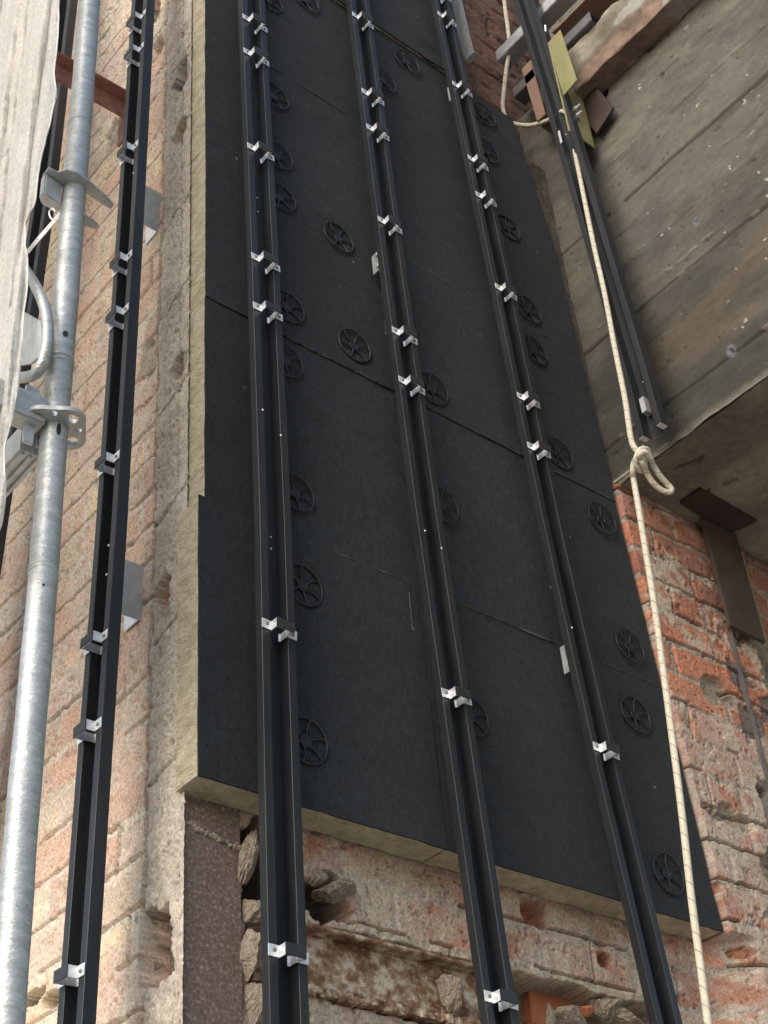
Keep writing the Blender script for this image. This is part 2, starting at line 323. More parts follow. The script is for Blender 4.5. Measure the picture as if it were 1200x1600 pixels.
# ---------------------------------------------------------------- the wall the insulation hangs on (faces -Y)
XW = 1.33            # plane of the left wall
def wall_front(name, x0, x1, z0, z1, res, parent):
    us = np.arange(x0, x1 + res / 2, res); vs = np.arange(z0, z1 + res / 2, res); u, v = np.meshgrid(us, vs)
    H = .096; v0 = v + .028
    row, bid, fu, fv, d, face = brickfield(u, v0, .27, H, 11)
    c = palette(row, bid, RED, 21)
    rough = fbm(u, v, 45, 31, 5) - .5
    dsp = (_h(row, bid, 5) - .5) * .004 + rough * .003 * face + (1 - face) * (-.005 + rough * .006)
    mort = C(.40, .36, .30) * (.8 + .5 * fbm(u, v, 60, 3)[..., None])
    c = mix(mort, c * (.8 + .45 * fbm(u, v, 24, 8)[..., None]), face)
    # old mortar and plaster smeared over the bricks, heavy below z = 2, light above
    amt = .458 + .115 * sst(1.80, 2.05, v) - .015 * sst(1.3, 1.5, v) * (1 - sst(1.75, 2.1, v)) + .35 * sst(2.585, 2.6, v)
    sm = sst(amt - .05, amt + .05, .72 * fbm(u, v, 6.5, 41, 6, .62) + .28 * fbm(u * .6 + v * .4, v, 42, 43))
    dsp = dsp * (1 - .6 * sm) + sm * (.0004 + .0045 * (fbm(u, v, 38, 44, 5) - .45))
    pl = mix(C(.56, .475, .40) * np.ones_like(c), C(.54, .38, .32) * np.ones_like(c), fbm(u, v, 12, 47, 4) > .52)
    pl = mix(pl, C(.60, .53, .42) * np.ones_like(c), sst(.55, .6, fbm(u, v, 18, 46)))
    c = mix(c, pl * (.75 + .5 * fbm(u, v, 70, 45)[..., None]), sm * .82)
    # chipped arrises and pits
    ch = sst(.60, .66, fbm(u, v, 17, 51, 4)) * (1 - .6 * sm)
    dsp = dsp - ch * .003; c = mix(c, C(.47, .17, .085) * np.ones_like(c), ch * .5 * face)
    gr = sst(.70, .74, fbm(u, v, 33, 53)); dsp = dsp - gr * .006
    # open crevices along the bed joints
    cr = (np.abs(fv - .010) < .0030) & (fbm(u, row * .37, 7, 55, 2) > .52)
    dsp = dsp - cr * .022; cr2 = (np.abs(fu - .008) < .003) & (_h(row, bid, 57) < .3); dsp = dsp - cr2 * .018
    c = mix(c, C(.12, .09, .065) * np.ones_like(c), (cr | cr2) * .7)
    fresh = C(.46, .165, .085) * np.ones_like(c); dark = C(.10, .075, .055) * np.ones_like(c); grit = C(.42, .36, .29) * np.ones_like(c)
    for (hx, hz, rx, rz, dep, cc, s) in [
            (1.505, 1.17, .045, .105, .11, dark, 61), (1.662, 1.165, .062, .048, .10, dark, 62), (2.215, 1.262, .040, .038, .055, fresh, 63),
            (2.42, 1.185, .03, .02, .03, fresh, 64), (2.93, 1.98, .075, .05, .022, grit, 65), (2.86, 1.60, .09, .035, .02, grit, 66),
            (2.98, 1.50, .05, .05, .03, grit, 67), (2.81, 1.26, .035, .016, .02, fresh, 68), (3.02, 1.72, .03, .02, .03, dark, 69),
            (2.75, 1.40, .02, .015, .018, fresh, 70), (3.42, 1.9, .08, .06, .03, grit, 71), (2.90, .95, .06, .03, .03, dark, 72)]:
        m = hole(u, v, hx, hz, rx, rz, s); dsp = dsp - m * dep; c = mix(c, cc * (.7 + .6 * fbm(u, v, 50, s)[..., None]), m)
    # opening over the old lintel: everything between z .955 and 1.105 is knocked back
    top = 1.108 + (fbm(u, u * 0, 16, 81) - .5) * .022; bot = .972 + (fbm(u, u * 0, 13, 83) - .5) * .03 - .25 * sst(2.04, 2.10, u)
    op = sst(bot - .004, bot + .004, v) * (1 - sst(top - .003, top + .003, v)) * sst(1.47, 1.485, u) * (1 - sst(2.54, 2.60, u))
    dsp = dsp * (1 - op) + op * (-.085 + .02 * (fbm(u, v, 22, 84) - .5)); c = mix(c, C(.17, .12, .085) * (.5 + fbm(u, v, 20, 85)[..., None]), op)
    low = sst(.955, .965, .972 + .03 - v) * (1 - sst(2.04, 2.10, u)) * sst(1.46, 1.48, u) * (v < .975)
    c = mix(c, C(.44, .39, .29) * (.7 + .5 * fbm(u * .3, v, 40, 86)[..., None]), low * .9); dsp = dsp - low * .02
    # lip of pale mortar just above the opening
    lip = sst(top, top + .002, v) * (1 - sst(top + .016, top + .03, v)) * (1 - sst(2.5, 2.6, u)) * sst(1.7, 1.75, u)
    c = mix(c, C(.52, .45, .34) * (.6 + .7 * fbm(u, v, 55, 87)[..., None]), lip * .85); dsp = dsp + lip * (.004 + .01 * (fbm(u, v, 40, 88) - .4))
    dirt_shade = sst(2.55, 2.62, v) * .86  # dirt and shade from the structure above, put into the upper brick colour
    c = mix(c, mix(C(.085, .055, .042) * np.ones_like(c), C(.16, .085, .06) * np.ones_like(c), fbm(u, v, 8, 89) > .5), dirt_shade)
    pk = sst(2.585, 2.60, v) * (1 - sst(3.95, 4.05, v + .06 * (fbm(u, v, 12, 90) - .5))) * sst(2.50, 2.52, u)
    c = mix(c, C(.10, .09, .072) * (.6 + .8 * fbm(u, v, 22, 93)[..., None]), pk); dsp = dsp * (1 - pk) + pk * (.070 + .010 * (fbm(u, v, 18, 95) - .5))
    # right of the board edge the masonry stands further forward
    edge = np.where(v > 1.29, 2.745 - (v - 1.292) * .042, 2.70)
    wdt = np.where(v > 1.29, .012, .16)
    fwd = sst(edge, edge + wdt, u) * .092
    # right of the brown post the infill is set back again, with a pale concrete strip
    back = sst(3.165, 3.175, u); fwd = fwd - back * .03; fwd = fwd * (1 - sst(2.585, 2.60, v))
    cs = back * (1 - sst(3.26, 3.275, u + .01 * (fbm(u, v, 20, 91) - .5))); dsp = dsp * (1 - cs * .6) + cs * .012
    c = mix(c, C(.33, .30, .22) * (.8 + .4 * fbm(u, v, 25, 92)[..., None]), cs)
    # flaked patch at the foot of the post
    fl = sst(3.0, 3.02, u) * (1 - sst(2.16, 2.24, v)) * sst(.48, .53, fbm(u, v, 13, 94)); c = mix(c, C(.15, .15, .16) * np.ones_like(c), fl * .8); dsp = dsp - fl * .008
    c = mix(c, C(.50, .42, .35) * np.ones_like(c), .02 + .18 * (1 - sst(1.75, 2.05, v)) * (v < 2.58))
    pt = fbm(u, v, 120, 96, 2) > .78; dsp = dsp - pt * .0035; c = c * (1 - .35 * pt[..., None]); c = c * (.80 + .4 * _h(np.floor(u / .0032), np.floor(v / .0032), 97)[..., None]) * .90
    return sheet(name, us, vs, lambda a, b, dd: (a, 2.08 - dd - fwd, b), dsp, c, M_wall, parent)
W1 = empty('brick_wall', (2.0, 2.1, -1.6), 'chipped orange brick wall smeared with mortar, behind the black boards', 'brick wall')
def keep(o, root):
    o.parent = root; o.matrix_parent_inverse = Matrix.Translation(-root.location); return o
keep(wall_front('brickwork', 1.452, 3.75, .78, 2.60, .0032, None), W1)
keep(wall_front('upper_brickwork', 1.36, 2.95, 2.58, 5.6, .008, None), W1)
m_ = MB(); m_.box((1.36, 2.19, -1.6), (6.0, 2.4, .80)); m_.box((3.72, 2.12, .72), (6.0, 2.4, 2.6)); m_.box((1.36, 2.20, .7), (3.9, 2.4, 5.6))
keep(m_.build('wall_core', M_rubble), W1)

# ---------------------------------------------------------------- side wall (faces -X)
def wall_side(name, y0, y1, z0, z1, res):
    us = np.arange(y0, y1 + res / 2, res); vs = np.arange(z0, z1 + res / 2, res); u, v = np.meshgrid(us, vs)
    row, bid, fu, fv, d, face = brickfield(u, v + .03, .27, .096, 111, .005)
    rough = fbm(u, v, 40, 131, 5) - .5
    c = palette(row, bid, PALE, 121)
    dsp = (_h(row, bid, 105) - .5) * .003 + rough * .004 * face + (1 - face) * (-.002 + rough * .007)
    c = mix(C(.66, .60, .51) * (.78 + .5 * fbm(u, v, 60, 103)[..., None]), c * (.82 + .4 * fbm(u, v, 22, 108)[..., None]), face)
    sm = sst(.50, .58, .7 * fbm(u, v, 6, 141, 6, .6) + .3 * fbm(u, v, 45, 143)); dsp = dsp * (1 - .5 * sm) + sm * (.001 + .006 * (fbm(u, v, 36, 144, 5) - .45))
    pl = mix(C(.63, .56, .46) * np.ones_like(c), C(.64, .47, .38) * np.ones_like(c), fbm(u, v, 9, 147, 4) > .54)
    c = mix(c, pl * (.78 + .44 * fbm(u, v, 65, 145)[..., None]), sm * .8)
    rd = sst(.60, .66, fbm(u, v, 8, 149)); c = mix(c, C(.62, .33, .23) * np.ones_like(c), rd * .5)
    ch = sst(.62, .67, fbm(u, v, 16, 151)); dsp = dsp - ch * .004
    cr = (np.abs(fv - .009) < .003) & (fbm(u, row * .37, 6, 155, 2) > .38); dsp = dsp - cr * .016
    cr2 = (np.abs(fu - .007) < .003) & (_h(row, bid, 157) < .3); dsp = dsp - cr2 * .018
    c = mix(c, C(.18, .14, .10) * np.ones_like(c), (cr | cr2) * .6)
    # rough concrete cover over the corner post, parted from the bricks by a long upright crack
    cx = 2.192 + (fbm(v * 0, v, 5, 161) - .5) * .018
    st = 1 - sst(cx - .002, cx + .002, u)
    gc = C(.44, .39, .33) * (.6 + .75 * fbm(u, v, 75, 163, 5)[..., None]); gc = mix(gc, C(.54, .49, .42) * np.ones_like(c), fbm(u, v, 7, 164) > .55)
    sd = (fbm(u, v, 26, 165, 6, .62) - .5) * .018 * sst(2.07, 2.09, u) + (fbm(u, v, 90, 166) - .5) * .005
    dg = np.abs(np.mod(v + (u - 2.1) * .3 + .02 * fbm(u, v, 8, 167), .31) - .15) < .0035; sd = sd - dg * (fbm(u, v, 5, 168) > .45) * .02
    c = mix(c, gc, st); dsp = dsp * (1 - st) + sd * st
    ck = (np.abs(u - cx) < .0045); dsp = dsp - ck * .030; c = mix(c, C(.12, .085, .06) * np.ones_like(c), ck * .7)
    ck2 = (np.abs(u - (2.105 + (fbm(v * 0, v, 6, 171) - .5) * .02)) < .003) & (v > 2.0); dsp = dsp - ck2 * .018
    c = mix(c, C(.26, .13, .09) * np.ones_like(c), ck2 * .7)
    fresh = C(.50, .19, .11) * np.ones_like(c); dark = C(.07, .055, .045) * np.ones_like(c)
    for (px, py, ru, rv, dep, cc, s) in [(281, 205, .030, .050, .05, fresh, 181), (278, 575, .032, .040, .06, fresh, 182), (257, 925, .030, .055, .035, fresh, 183),
                                       (240, 1475, .050, .075, .075, fresh, 184), (284, 118, .035, .07, .09, dark, 185), (245, 75, .03, .06, .05, fresh, 186),
                                       (238, 20, .05, .05, .05, dark, 187), (35, 1570, .09, .02, .06, dark, 188), (180, 205, .05, .09, .015, C(.30, .25, .2) * np.ones_like(c), 189),
                                       (262, 1500, .02, .03, .09, dark, 190), (80, 1560, .05, .02, .05, dark, 191), (230, 560, .04, .08, .012, C(.30, .26, .2) * np.ones_like(c), 192)]:
        p = atX(px, py, XW); m = hole(u, v, p.y, p.z, ru, rv, s); dsp = dsp - m * dep; c = mix(c, cc * (.7 + .6 * fbm(u, v, 40, s)[..., None]), m)
    c = mix(c, C(.62, .56, .49) * np.ones_like(c), .34 + 0 * u)
    pt = fbm(u, v, 110, 196, 2) > .74; dsp = dsp - pt * .003; c = c * (1 - .3 * pt[..., None]); c = c * (.84 + .32 * _h(np.floor(u / .0042), np.floor(v / .0042), 197)[..., None])
    return sheet(name, us, vs, lambda a, b, dd: (XW - dd, a, b), dsp, c, M_wall)
W2 = empty('brick_wall', (XW, 3.0, -1.6), 'veil-paled dusty side wall of pinkish tan bricks, left of the corner, behind the scaffold tube', 'brick wall')
ws = wall_side('brickwork', 2.062, 3.9, .62, 5.9, .0042); keep(ws, W2)
m_ = MB(); m_.box((1.43, 2.42, -1.6), (6.0, 6.0, 6.4)); m_.box((XW, 2.09, -1.6), (1.43, 6.0, .66)); m_.box((XW + .004, 2.076, 1.30), (1.36, 2.088, 6.3)); m_.box((XW + .01, 3.86, .6), (1.43, 6.0, 6.4))
keep(m_.build('wall_core', M_rubble), W2)

# ---------------------------------------------------------------- corner post of rusty steel
p_ = empty('steel_column', (1.39, 2.1, -1.6), 'rusty brown steel corner post, pitted and paint-flecked, below the board ends', 'steel column')
m_ = MB(); m_.box((-.057, -.028, 0), (.069, -.016, 3.2)); m_.box((-.012, -.016, 0), (.012, .08, 3.2))
m_.build('flange_face', M_rust, p_, bevel=.002)
m_ = MB(); pts = [(-.056 + .124 * i / 60, -.029, 2.835 + .010 * (fbm(np.array([i * .31]), np.array([2.]), 1, 601, 4)[0] - .5) - .0004 * i) for i in range(61)]; m_.tube(pts, [.0015 + .0065 * float(fbm(np.array([i * .6]), np.array([1.]), 1, 603, 3)[0]) for i in range(61)], 7)
m_.build('weld_seam', M_rubble, p_)

# ---------------------------------------------------------------- lintel in the opening
p_ = empty('steel_lintel', (1.85, 2.12, .97), 'rust-crusted steel channel lintel set back in the wall, between second and third rails', 'lintel')
def rough_box(a, b, n, amp, seed):
    m = MB(); x0, y0, z0 = a; x1, y1, z1 = b; rnd = random.Random(seed)
    for i in range(n):
        xa = x0 + (x1 - x0) * i / n; xb = x0 + (x1 - x0) * (i + 1) / n + .001
        j = lambda: rnd.uniform(-amp, amp)
        m.box((xa, y0 + j(), z0 + j() * .6), (xb, y1, z1 + j() * .6))
    return m
m_ = MB(); m_.box((-.375, -.045, .128), (.26, .04, .137)); m_.build('top_flange', M_rust2, p_, bevel=.002)
m_ = MB(); m_.box((-.375, -.014, .018), (.26, -.002, .127)); m_.build('web', M_rust2, p_)
m_ = rough_box((-.375, -.055, 0), (.26, .04, .014), 60, .006, 3); m_.build('bottom_flange', M_rust2, p_)

# ---------------------------------------------------------------- concrete beam and soffit, right
XB, ZB = 2.70, 2.585
def beam_face():
    us = np.arange(-1.0, 2.09, .0055); vs = np.arange(ZB, 4.30, .0055); u, v = np.meshgrid(us, vs)
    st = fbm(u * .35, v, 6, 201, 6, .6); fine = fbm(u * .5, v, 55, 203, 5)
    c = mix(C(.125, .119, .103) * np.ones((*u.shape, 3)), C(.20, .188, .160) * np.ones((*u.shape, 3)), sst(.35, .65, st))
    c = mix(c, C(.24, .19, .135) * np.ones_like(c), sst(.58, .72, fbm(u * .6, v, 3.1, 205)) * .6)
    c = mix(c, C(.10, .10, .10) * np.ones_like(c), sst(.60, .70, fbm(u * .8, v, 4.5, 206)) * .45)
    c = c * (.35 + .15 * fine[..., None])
    dsp = (fbm(u * .5, v, 12, 207) - .5) * .010 + (fine - .5) * .003
    # board marks
    for zz, st_, dep in [(3.54, 1, .010), (3.10, 1, .009), (2.718, 1, .010), (2.962, .5, .003), (3.147, .6, .003), (3.30, .5, .003), (3.72, .4, .003), (3.90, .5, .003), (2.84, .4, .002), (3.42, .35, .002)]:
        zl = zz + (fbm(u, u * 0, 3, 209 + int(zz * 100)) - .5) * .008
        g_ = (np.abs(v - zl) < (.0045 if st_ == 1 else .0028)) & (fbm(u, u * 0 + zz, 9 if st_ < 1 else 5, 211 + int(zz * 53)) > (.28 if st_ == 1 else .56))
        dsp = dsp - g_ * dep; c = mix(c, C(.05, .045, .04) * np.ones_like(c), g_ * (.85 if st_ == 1 else .5))
        fin = (np.abs(v - zl - .007) < .0035) & (fbm(u, u * 0 + zz, 14, 213 + int(zz * 37)) > .62) & (fine > .5)
        dsp = dsp + fin * .005; c = mix(c, C(.24, .215, .175) * np.ones_like(c), fin * .6)
        # each board tone slightly different
        c = c * (1 - .11 * sst(zl - .01, zl + .01, v) * (-1) ** int(zz * 10))[..., None]
    # pits and splashes
    pit = fbm(u * .5, v, 60, 215, 3) > .85; dsp = dsp - pit * .008; c = mix(c, C(.05, .045, .04) * np.ones_like(c), pit * .6)
    spl = sst(.80, .83, fbm(u + .3 * v, v, 38, 217, 4, .6)); c = mix(c, C(.48, .46, .41) * np.ones_like(c), spl * sst(.52, .60, fbm(u, v, 3.5, 218, 3)) * .8)
    for (px, py, r) in [(1142, 548, .016), (1087, 345, .012)]:
        p = atX(px, py, XB); rr = np.sqrt(((u - p.y)) ** 2 + ((v - p.z) / 1.6) ** 2) + (fbm(u, v, 50, 219) - .5) * .008
        m = 1 - sst(r - .004, r, rr); c = mix(c, C(.16, .175, .20) * np.ones_like(c), m * .8); dsp = dsp - (rr < .005) * .02
    for (px, py, ru, rv, dep, s) in [(1012, 50, .10, .075, .07, 221), (960, 80, .07, .06, .06, 222), (915, 100, .08, .06, .03, 223), (935, 155, .05, .04, .025, 224)]:
        p = atX(px, py, XB); m = hole(u, v, p.y, p.z, ru, rv, s); dsp = dsp - m * dep
        c = mix(c, mix(C(.10, .075, .06) * np.ones_like(c), C(.34, .26, .19) * np.ones_like(c), sst(.5, .62, fbm(u, v, 22, s))), m * .8)
    # worn lower arris
    ar = 1 - sst(ZB, ZB + .02 + .02 * fbm(u, v, 14, 225), v); dsp = dsp - ar * .012 * fbm(u, v, 30, 226)
    c = mix(c, C(.30, .27, .22) * np.ones_like(c), ar * .5)
    return sheet('side_face', us, vs, lambda a, b, dd: (XB - dd, a, b), dsp, c, M_conc)
p_ = empty('concrete_beam', (3.2, .5, ZB), 'grey board-marked concrete beam overhead at the right, behind the loose black rail', 'concrete beam')
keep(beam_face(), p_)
us = np.arange(2.712, 4.6, .008); vs = np.arange(-1.0, 2.0, .008); u, v = np.meshgrid(us, vs)
c = mix(C(.17, .145, .11) * np.ones((*u.shape, 3)), C(.27, .235, .18) * np.ones((*u.shape, 3)), sst(.35, .65, fbm(u, v * .3, 7, 231, 6)))
c = mix(c, C(.25, .28, .22) * np.ones_like(c), sst(.6, .68, fbm(u, v, 5, 232)) * .4)
hk = (np.abs(np.mod(u + .35 * v, .16) - .08) < .004) & (fbm(u, v, 11, 233, 2) > .70)
dsp = (fbm(u, v, 10, 234) - .5) * .008 - hk * .012; c = mix(c, C(.06, .045, .035) * np.ones_like(c), hk * .8)
c = c * (.75 + .5 * fbm(u, v, 50, 235)[..., None])
keep(sheet('soffit', us, vs, lambda a, b, dd: (a, b, ZB - dd), dsp, c, M_conc), p_)
m_ = MB(); m_.box((XB + .1, -1.0, ZB + .06), (4.6, 2.07, 4.3)); m_.box((XB + .004, -1.0, ZB + .012), (XB + .1, -.98, 4.3)); m_.box((XB + .004, -1.0, ZB + .012), (4.6, 2.07, ZB + .07))
keep(m_.build('beam_core', M_rubble), p_)

# ledge (rough slab nosing) over the beam
us = np.arange(-1.0, 1.93, .006); vs = np.arange(0, .31, .006); u, v = np.meshgrid(us, vs)   # v runs up the face then back over the underside
c = mix(C(.16, .14, .11) * np.ones((*u.shape, 3)), C(.26, .235, .19) * np.ones((*u.shape, 3)), sst(.35, .65, fbm(u * .5, v, 9, 241, 6)))
low = 1 - sst(.17, .20, v + (fbm(u, v, 12, 242) - .5) * .05)
c = mix(c, C(.20, .14, .11) * (.7 + .8 * fbm(u, v, 30, 243)[..., None]), low); ptc = sst(.60, .66, fbm(u, v, 9, 244)); c = mix(c, C(.40, .40, .39) * np.ones_like(c), ptc * .5)
dsp = (fbm(u, v, 14, 245, 6) - .5) * .03 - low * .012
jag = (fbm(u, u * 0, 9, 246, 4) - .5) * .05
def pl_ledge(a, b, dd):
    under = b < .10
    X = np.where(under, XB - .0 - (b / .10) * .085, XB - .085 - dd); Z = np.where(under, 4.045 + jag * .4 - dd * .4, 4.045 + jag * .4 + (b - .10))
    return (X, a, Z)
p_ = empty('concrete_ledge', (XB, 1.0, 4.0), 'rough broken concrete slab edge running above the dark shadow line of the beam', 'slab edge')
keep(sheet('slab_face', us, vs, pl_ledge, dsp, c, M_conc), p_)

# ---------------------------------------------------------------- brown steel post and its head plate under the soffit
p_ = empty('steel_column', (3.09, 1.975, 2.18), 'brown painted steel post on the brick wall under the concrete soffit', 'steel column')
m_ = MB(); m_.box((-.075, -.022, .02), (.075, -.010, .40)); m_.box((-.006, -.01, .02), (.006, .07, .40)); m_.build('post_face', M_dark_steel, p_, bevel=.002)
m_ = MB(); m_.box((-.058, -.008, -.75), (-.054, .004, .02)); m_.build('edge_strip', M_box, p_)
m_ = MB(); q = [atZ(1063, 787, ZB - .012), atZ(1095, 765, ZB - .012), atZ(1183, 815, ZB - .012), atZ(1137, 836, ZB - .012)]
q[0].y = max(q[0].y, 1.93); m_.prism(q, (0, 0, .010)); tag(m_.build('steel_plate', M_plate), 'dark red-brown steel bearing plate flat against the soffit, above the brown post', 'steel plate')

# =============================================================== INSULATION
DISCS = [ # px, py, label tail
 (635, 97, 'left one of the pair at the top between third and fourth rails'), (667, 83, 'right one of the pair at the top between third and fourth rails'),
 (597, 125, 'peeping out right of the third rail near the top'), (755, 180, 'topmost one right of the fourth rail, beside the hanging rope bend'),
 (760, 237, 'second from top right of the fourth rail, in shadow'), (793, 357, 'third from top right of the fourth rail, under the pale board seam'),
 (528, 372, 'standing clear between second and third rails, upper of that pair'), (432, 243, 'beside the second rail by its third clip from the top'),
 (436, 308, 'beside the second rail, between its third and fourth clips'), (427, 150, 'half hidden right of the second rail, between its second and third clips'),
 (419, 0, 'cut by the top of the picture right of the second rail'), (477, 0, 'cut by the top of the picture midway between second and third rails'),
 (448, 480, 'dusty one right of the second rail by its fifth clip'), (553, 541, 'standing clear between second and third rails, lower of that pair'),
 (445, 563, 'half hidden right of the second rail, just under a board seam'), (461, 770, 'half hidden right of the second rail at mid height'),
 (473, 915, 'large one right of the second rail above its lone lower clip'), (478, 1158, 'lowest one right of the second rail'),
 (675, 608, 'right of the third rail by its clip at mid height'), (690, 790, 'mostly hidden sliver right of the third rail'),
 (735, 1118, 'mostly hidden right of the third rail under its lower clip'), (825, 485, 'upper of two close together right of the fourth rail'),
 (834, 548, 'lower of two close together right of the fourth rail'), (873, 710, 'right of the fourth rail by its clip level with the rope knot'),
 (940, 812, 'close to the board edge beside the orange bricks'), (983, 1010, 'left of the rope, upper of two on the lower right'),
 (992, 1117, 'left of the rope, dusty hub, lower of two on the lower right'), (1043, 1365, 'lowest of all, between fourth rail and rope near the board corner')]
DIMP = [(atY(a_, b_, 2.0).x, atY(a_, b_, 2.0).z) for a_, b_, _ in DISCS]
ZR = [1.292, 1.930, 2.520, 3.062, 3.565, 4.128, 4.70, 5.30]
def Redge(z): return float(np.interp(z, [1.292, 1.93, 2.52, 3.06, 3.565, 3.85, 4.13], [2.742, 2.712, 2.686, 2.668, 2.650, 2.62, 2.575]))
def grid_box(quad, y0, y1, res, amp, seed, name, mat, parent):
    """quad: (xl_bottom, xr_bottom, xl_top, xr_top, z0, z1)"""
    xlb, xrb, xlt, xrt, z0, z1 = quad
    bm = bmesh.new(); nx = max(2, int((xrb - xlb) / res)); nz = max(2, int((z1 - z0) / res)); ny = max(1, int((y1 - y0) / res))
    vd = {}
    def V(i, j, k):
        key = (i, j, k)
        if key not in vd:
            s = i / nx; t = k / nz; xl = xlb + (xlt - xlb) * t; xr = xrb + (xrt - xrb) * t
            vd[key] = bm.verts.new((xl + (xr - xl) * s, y0 + (y1 - y0) * j / ny, z0 + (z1 - z0) * t))
        return vd[key]
    for i in range(nx):
        for k in range(nz):
            for j in (0, ny): bm.faces.new([V(i, j, k), V(i + 1, j, k), V(i + 1, j, k + 1), V(i, j, k + 1)])
        for j in range(ny):
            for k in (0, nz): bm.faces.new([V(i, j, k), V(i + 1, j, k), V(i + 1, j + 1, k), V(i, j + 1, k)])
    for j in range(ny):
        for k in range(nz):
            for i in (0, nx): bm.faces.new([V(i, j, k), V(i, j + 1, k), V(i, j + 1, k + 1), V(i, j, k + 1)])
    bmesh.ops.recalc_face_normals(bm, faces=bm.faces)
    P = np.array([v.co for v in bm.verts]); 
    for ax in range(3):
        a, b = [(1, 2), (0, 2), (0, 1)][ax]
        nz_ = (fbm(P[:, a] + 3.7 * ax, P[:, b] + P[:, ax] * .7, 22, seed + ax, 3) - .5) * 2 * amp[ax]
        P[:, ax] += nz_
    front = P[:, 1] < 2.008
    for (dx_, dz_) in DIMP: P[:, 1] += front * .0055 * np.exp(-((P[:, 0] - dx_) ** 2 + (P[:, 2] - dz_) ** 2) / .036 ** 2)
    P[:, 1] += front * (fbm(P[:, 0], P[:, 2], 5, 777, 3) - .5) * .004
    for v, c_ in zip(bm.verts, P): v.co = c_
    me = bpy.data.meshes.new(name); bm.to_mesh(me); bm.free(); me.polygons.foreach_set('use_smooth', [True] * len(me.polygons))
    me.set_sharp_from_angle(angle=math.radians(50))
    return obj(name, me, mat, parent)
BL = {}
rows = []
for r in range(7):
    z0, z1 = ZR[r], ZR[r + 1]
    R0, R1 = (Redge(z0), Redge(z1)) if r < 5 else (2.318, 2.30)
    L_ = 1.318 if r < 1 else 1.335
    cuts = [[(L_, L_)], [(1.905, 1.905)], [(R0, R1)]]
    if r % 2 == 0: cols = [(L_, L_), (1.90, 1.90), (R0, R1)] if r != 0 else [(L_, L_), (1.905, 1.895), (R0, R1)]
    else: cols = [(L_, L_), (1.548, 1.548), (2.37, 2.365), (R0, R1)] if r < 5 else [(L_, L_), (1.548, 1.548), (R0, R1)]
    rows.append((z0, z1, cols))
ROWN = ['the lowest row', 'the second row up', 'the third row up', 'the fourth row up', 'the fifth row up', 'the sixth row up', 'the top row']
for r, (z0, z1, cols) in enumerate(rows):
    n = len(cols) - 1
    for k in range(n):
        (a0, a1), (b0, b1) = cols[k], cols[k + 1]; g_ = .0009
        pos = 'left piece' if k == 0 else ('right piece' if k == n - 1 else 'middle piece')
        b = empty('insulation_board', ((a0 + b0) / 2, 2.0, z0), 'black-faced wool board, %s of %s' % (pos, ROWN[r]), 'insulation board', 'black fleece-faced wool boards')
        off = {0: .0, 1: .0025, 2: -.001, 3: .0, 4: .001, 5: .0, 6: -.010}[r] + (.0008 if k % 2 else -.0006) - (.011 if (r == 5 and k == n - 1) else 0)
        gz = g_
        quad = (a0 + g_, b0 - g_, a1 + g_, b1 - g_, z0 + gz, z1 - g_)
        vis = (k == 0 or k == n - 1 or r == 0)
        o = grid_box(quad, 2.003 + off, 2.074, .012 if vis else .05, (.0022, .0012, .0022) if r else (.0022, .001, .0035), 300 + r * 9 + k, 'wool_core', M_wool, None); keep(o, b)
        o = grid_box((quad[0] - .001, quad[1] + .0018, quad[2] - .001, quad[3] + .0018, quad[4] - .0018, quad[5] + .0018), 1.9995 + off, 2.0035 + off, .012, (.0012, .0014, .0016), 400 + r * 9 + k, 'fleece_facing', M_fleece, None)
        keep(o, b)

# torn wool fibres along some of the joints
def fray(x0, x1, z, seed, dens=.52, y=1.9982, vert=False, wd=.0016):
    m = MB(); n = int(abs(x1 - x0) / .006); rnd = random.Random(seed)
    for i in range(n):
        q = float(fbm(np.array([i * .11]), np.array([seed * 3.3]), 1, seed, 4)[0])
        q = max(q, dens + .004)
        a = x0 + (x1 - x0) * i / n; b = x0 + (x1 - x0) * (i + 1.3) / n; h = wd * (.15 + 6 * (q - dens)) ; j = rnd.uniform(-.0012, .0012)
        if vert: m.prism([(z - h + j, y, a), (z + h + j, y, a), (z + h * .6 + j, y, b), (z - h * .6 + j, y, b)], (0, .003, 0))
        else: m.prism([(a, y, z - h + j), (b, y, z - h * .7 + j), (b, y, z + h + j), (a, y, z + h * .8 + j)], (0, .003, 0))
    return m
FR = [(1.56, 1.85, 1.929, 1, .50, 1), (2.03, 2.34, 1.929, 2, .47, 1), (2.46, 2.70, 1.929, 3, .52, 1), (1.56, 1.86, 2.5195, 4, .46, 2), (2.02, 2.32, 2.5195, 5, .48, 2),
      (2.42, 2.66, 2.5195, 6, .55, 2), (2.07, 2.24, 4.127, 7, .38, 5), (1.5, 1.8, 3.061, 8, .6, 3), (2.0, 2.28, 3.061, 9, .58, 3)]
boards = {}
for o in list(COL.objects):
    if o.name.startswith('insulation_board'): boards.setdefault(round(o.location.z, 2), []).append(o)
def board_near(x, z): return min((o for L in boards.values() for o in L), key=lambda o: abs(o.location.z - z) * 10 + abs(o.location.x - x))
for x0_, x1_, z_, sd_, dn_, r_ in FR: keep(fray(x0_, x1_, z_, sd_, dn_).build('wool_fibres', M_fibre), board_near((x0_ + x1_) / 2, ZR[r_]))
keep(fray(2.54, 3.0, 1.884, 21, .42, vert=True).build('wool_fibres', M_fibre), board_near(1.6, ZR[2]))
keep(fray(1.80, 1.90, 1.872, 22, .40, vert=True, wd=.003).build('wool_fibres', M_fibre), board_near(1.6, ZR[0]))

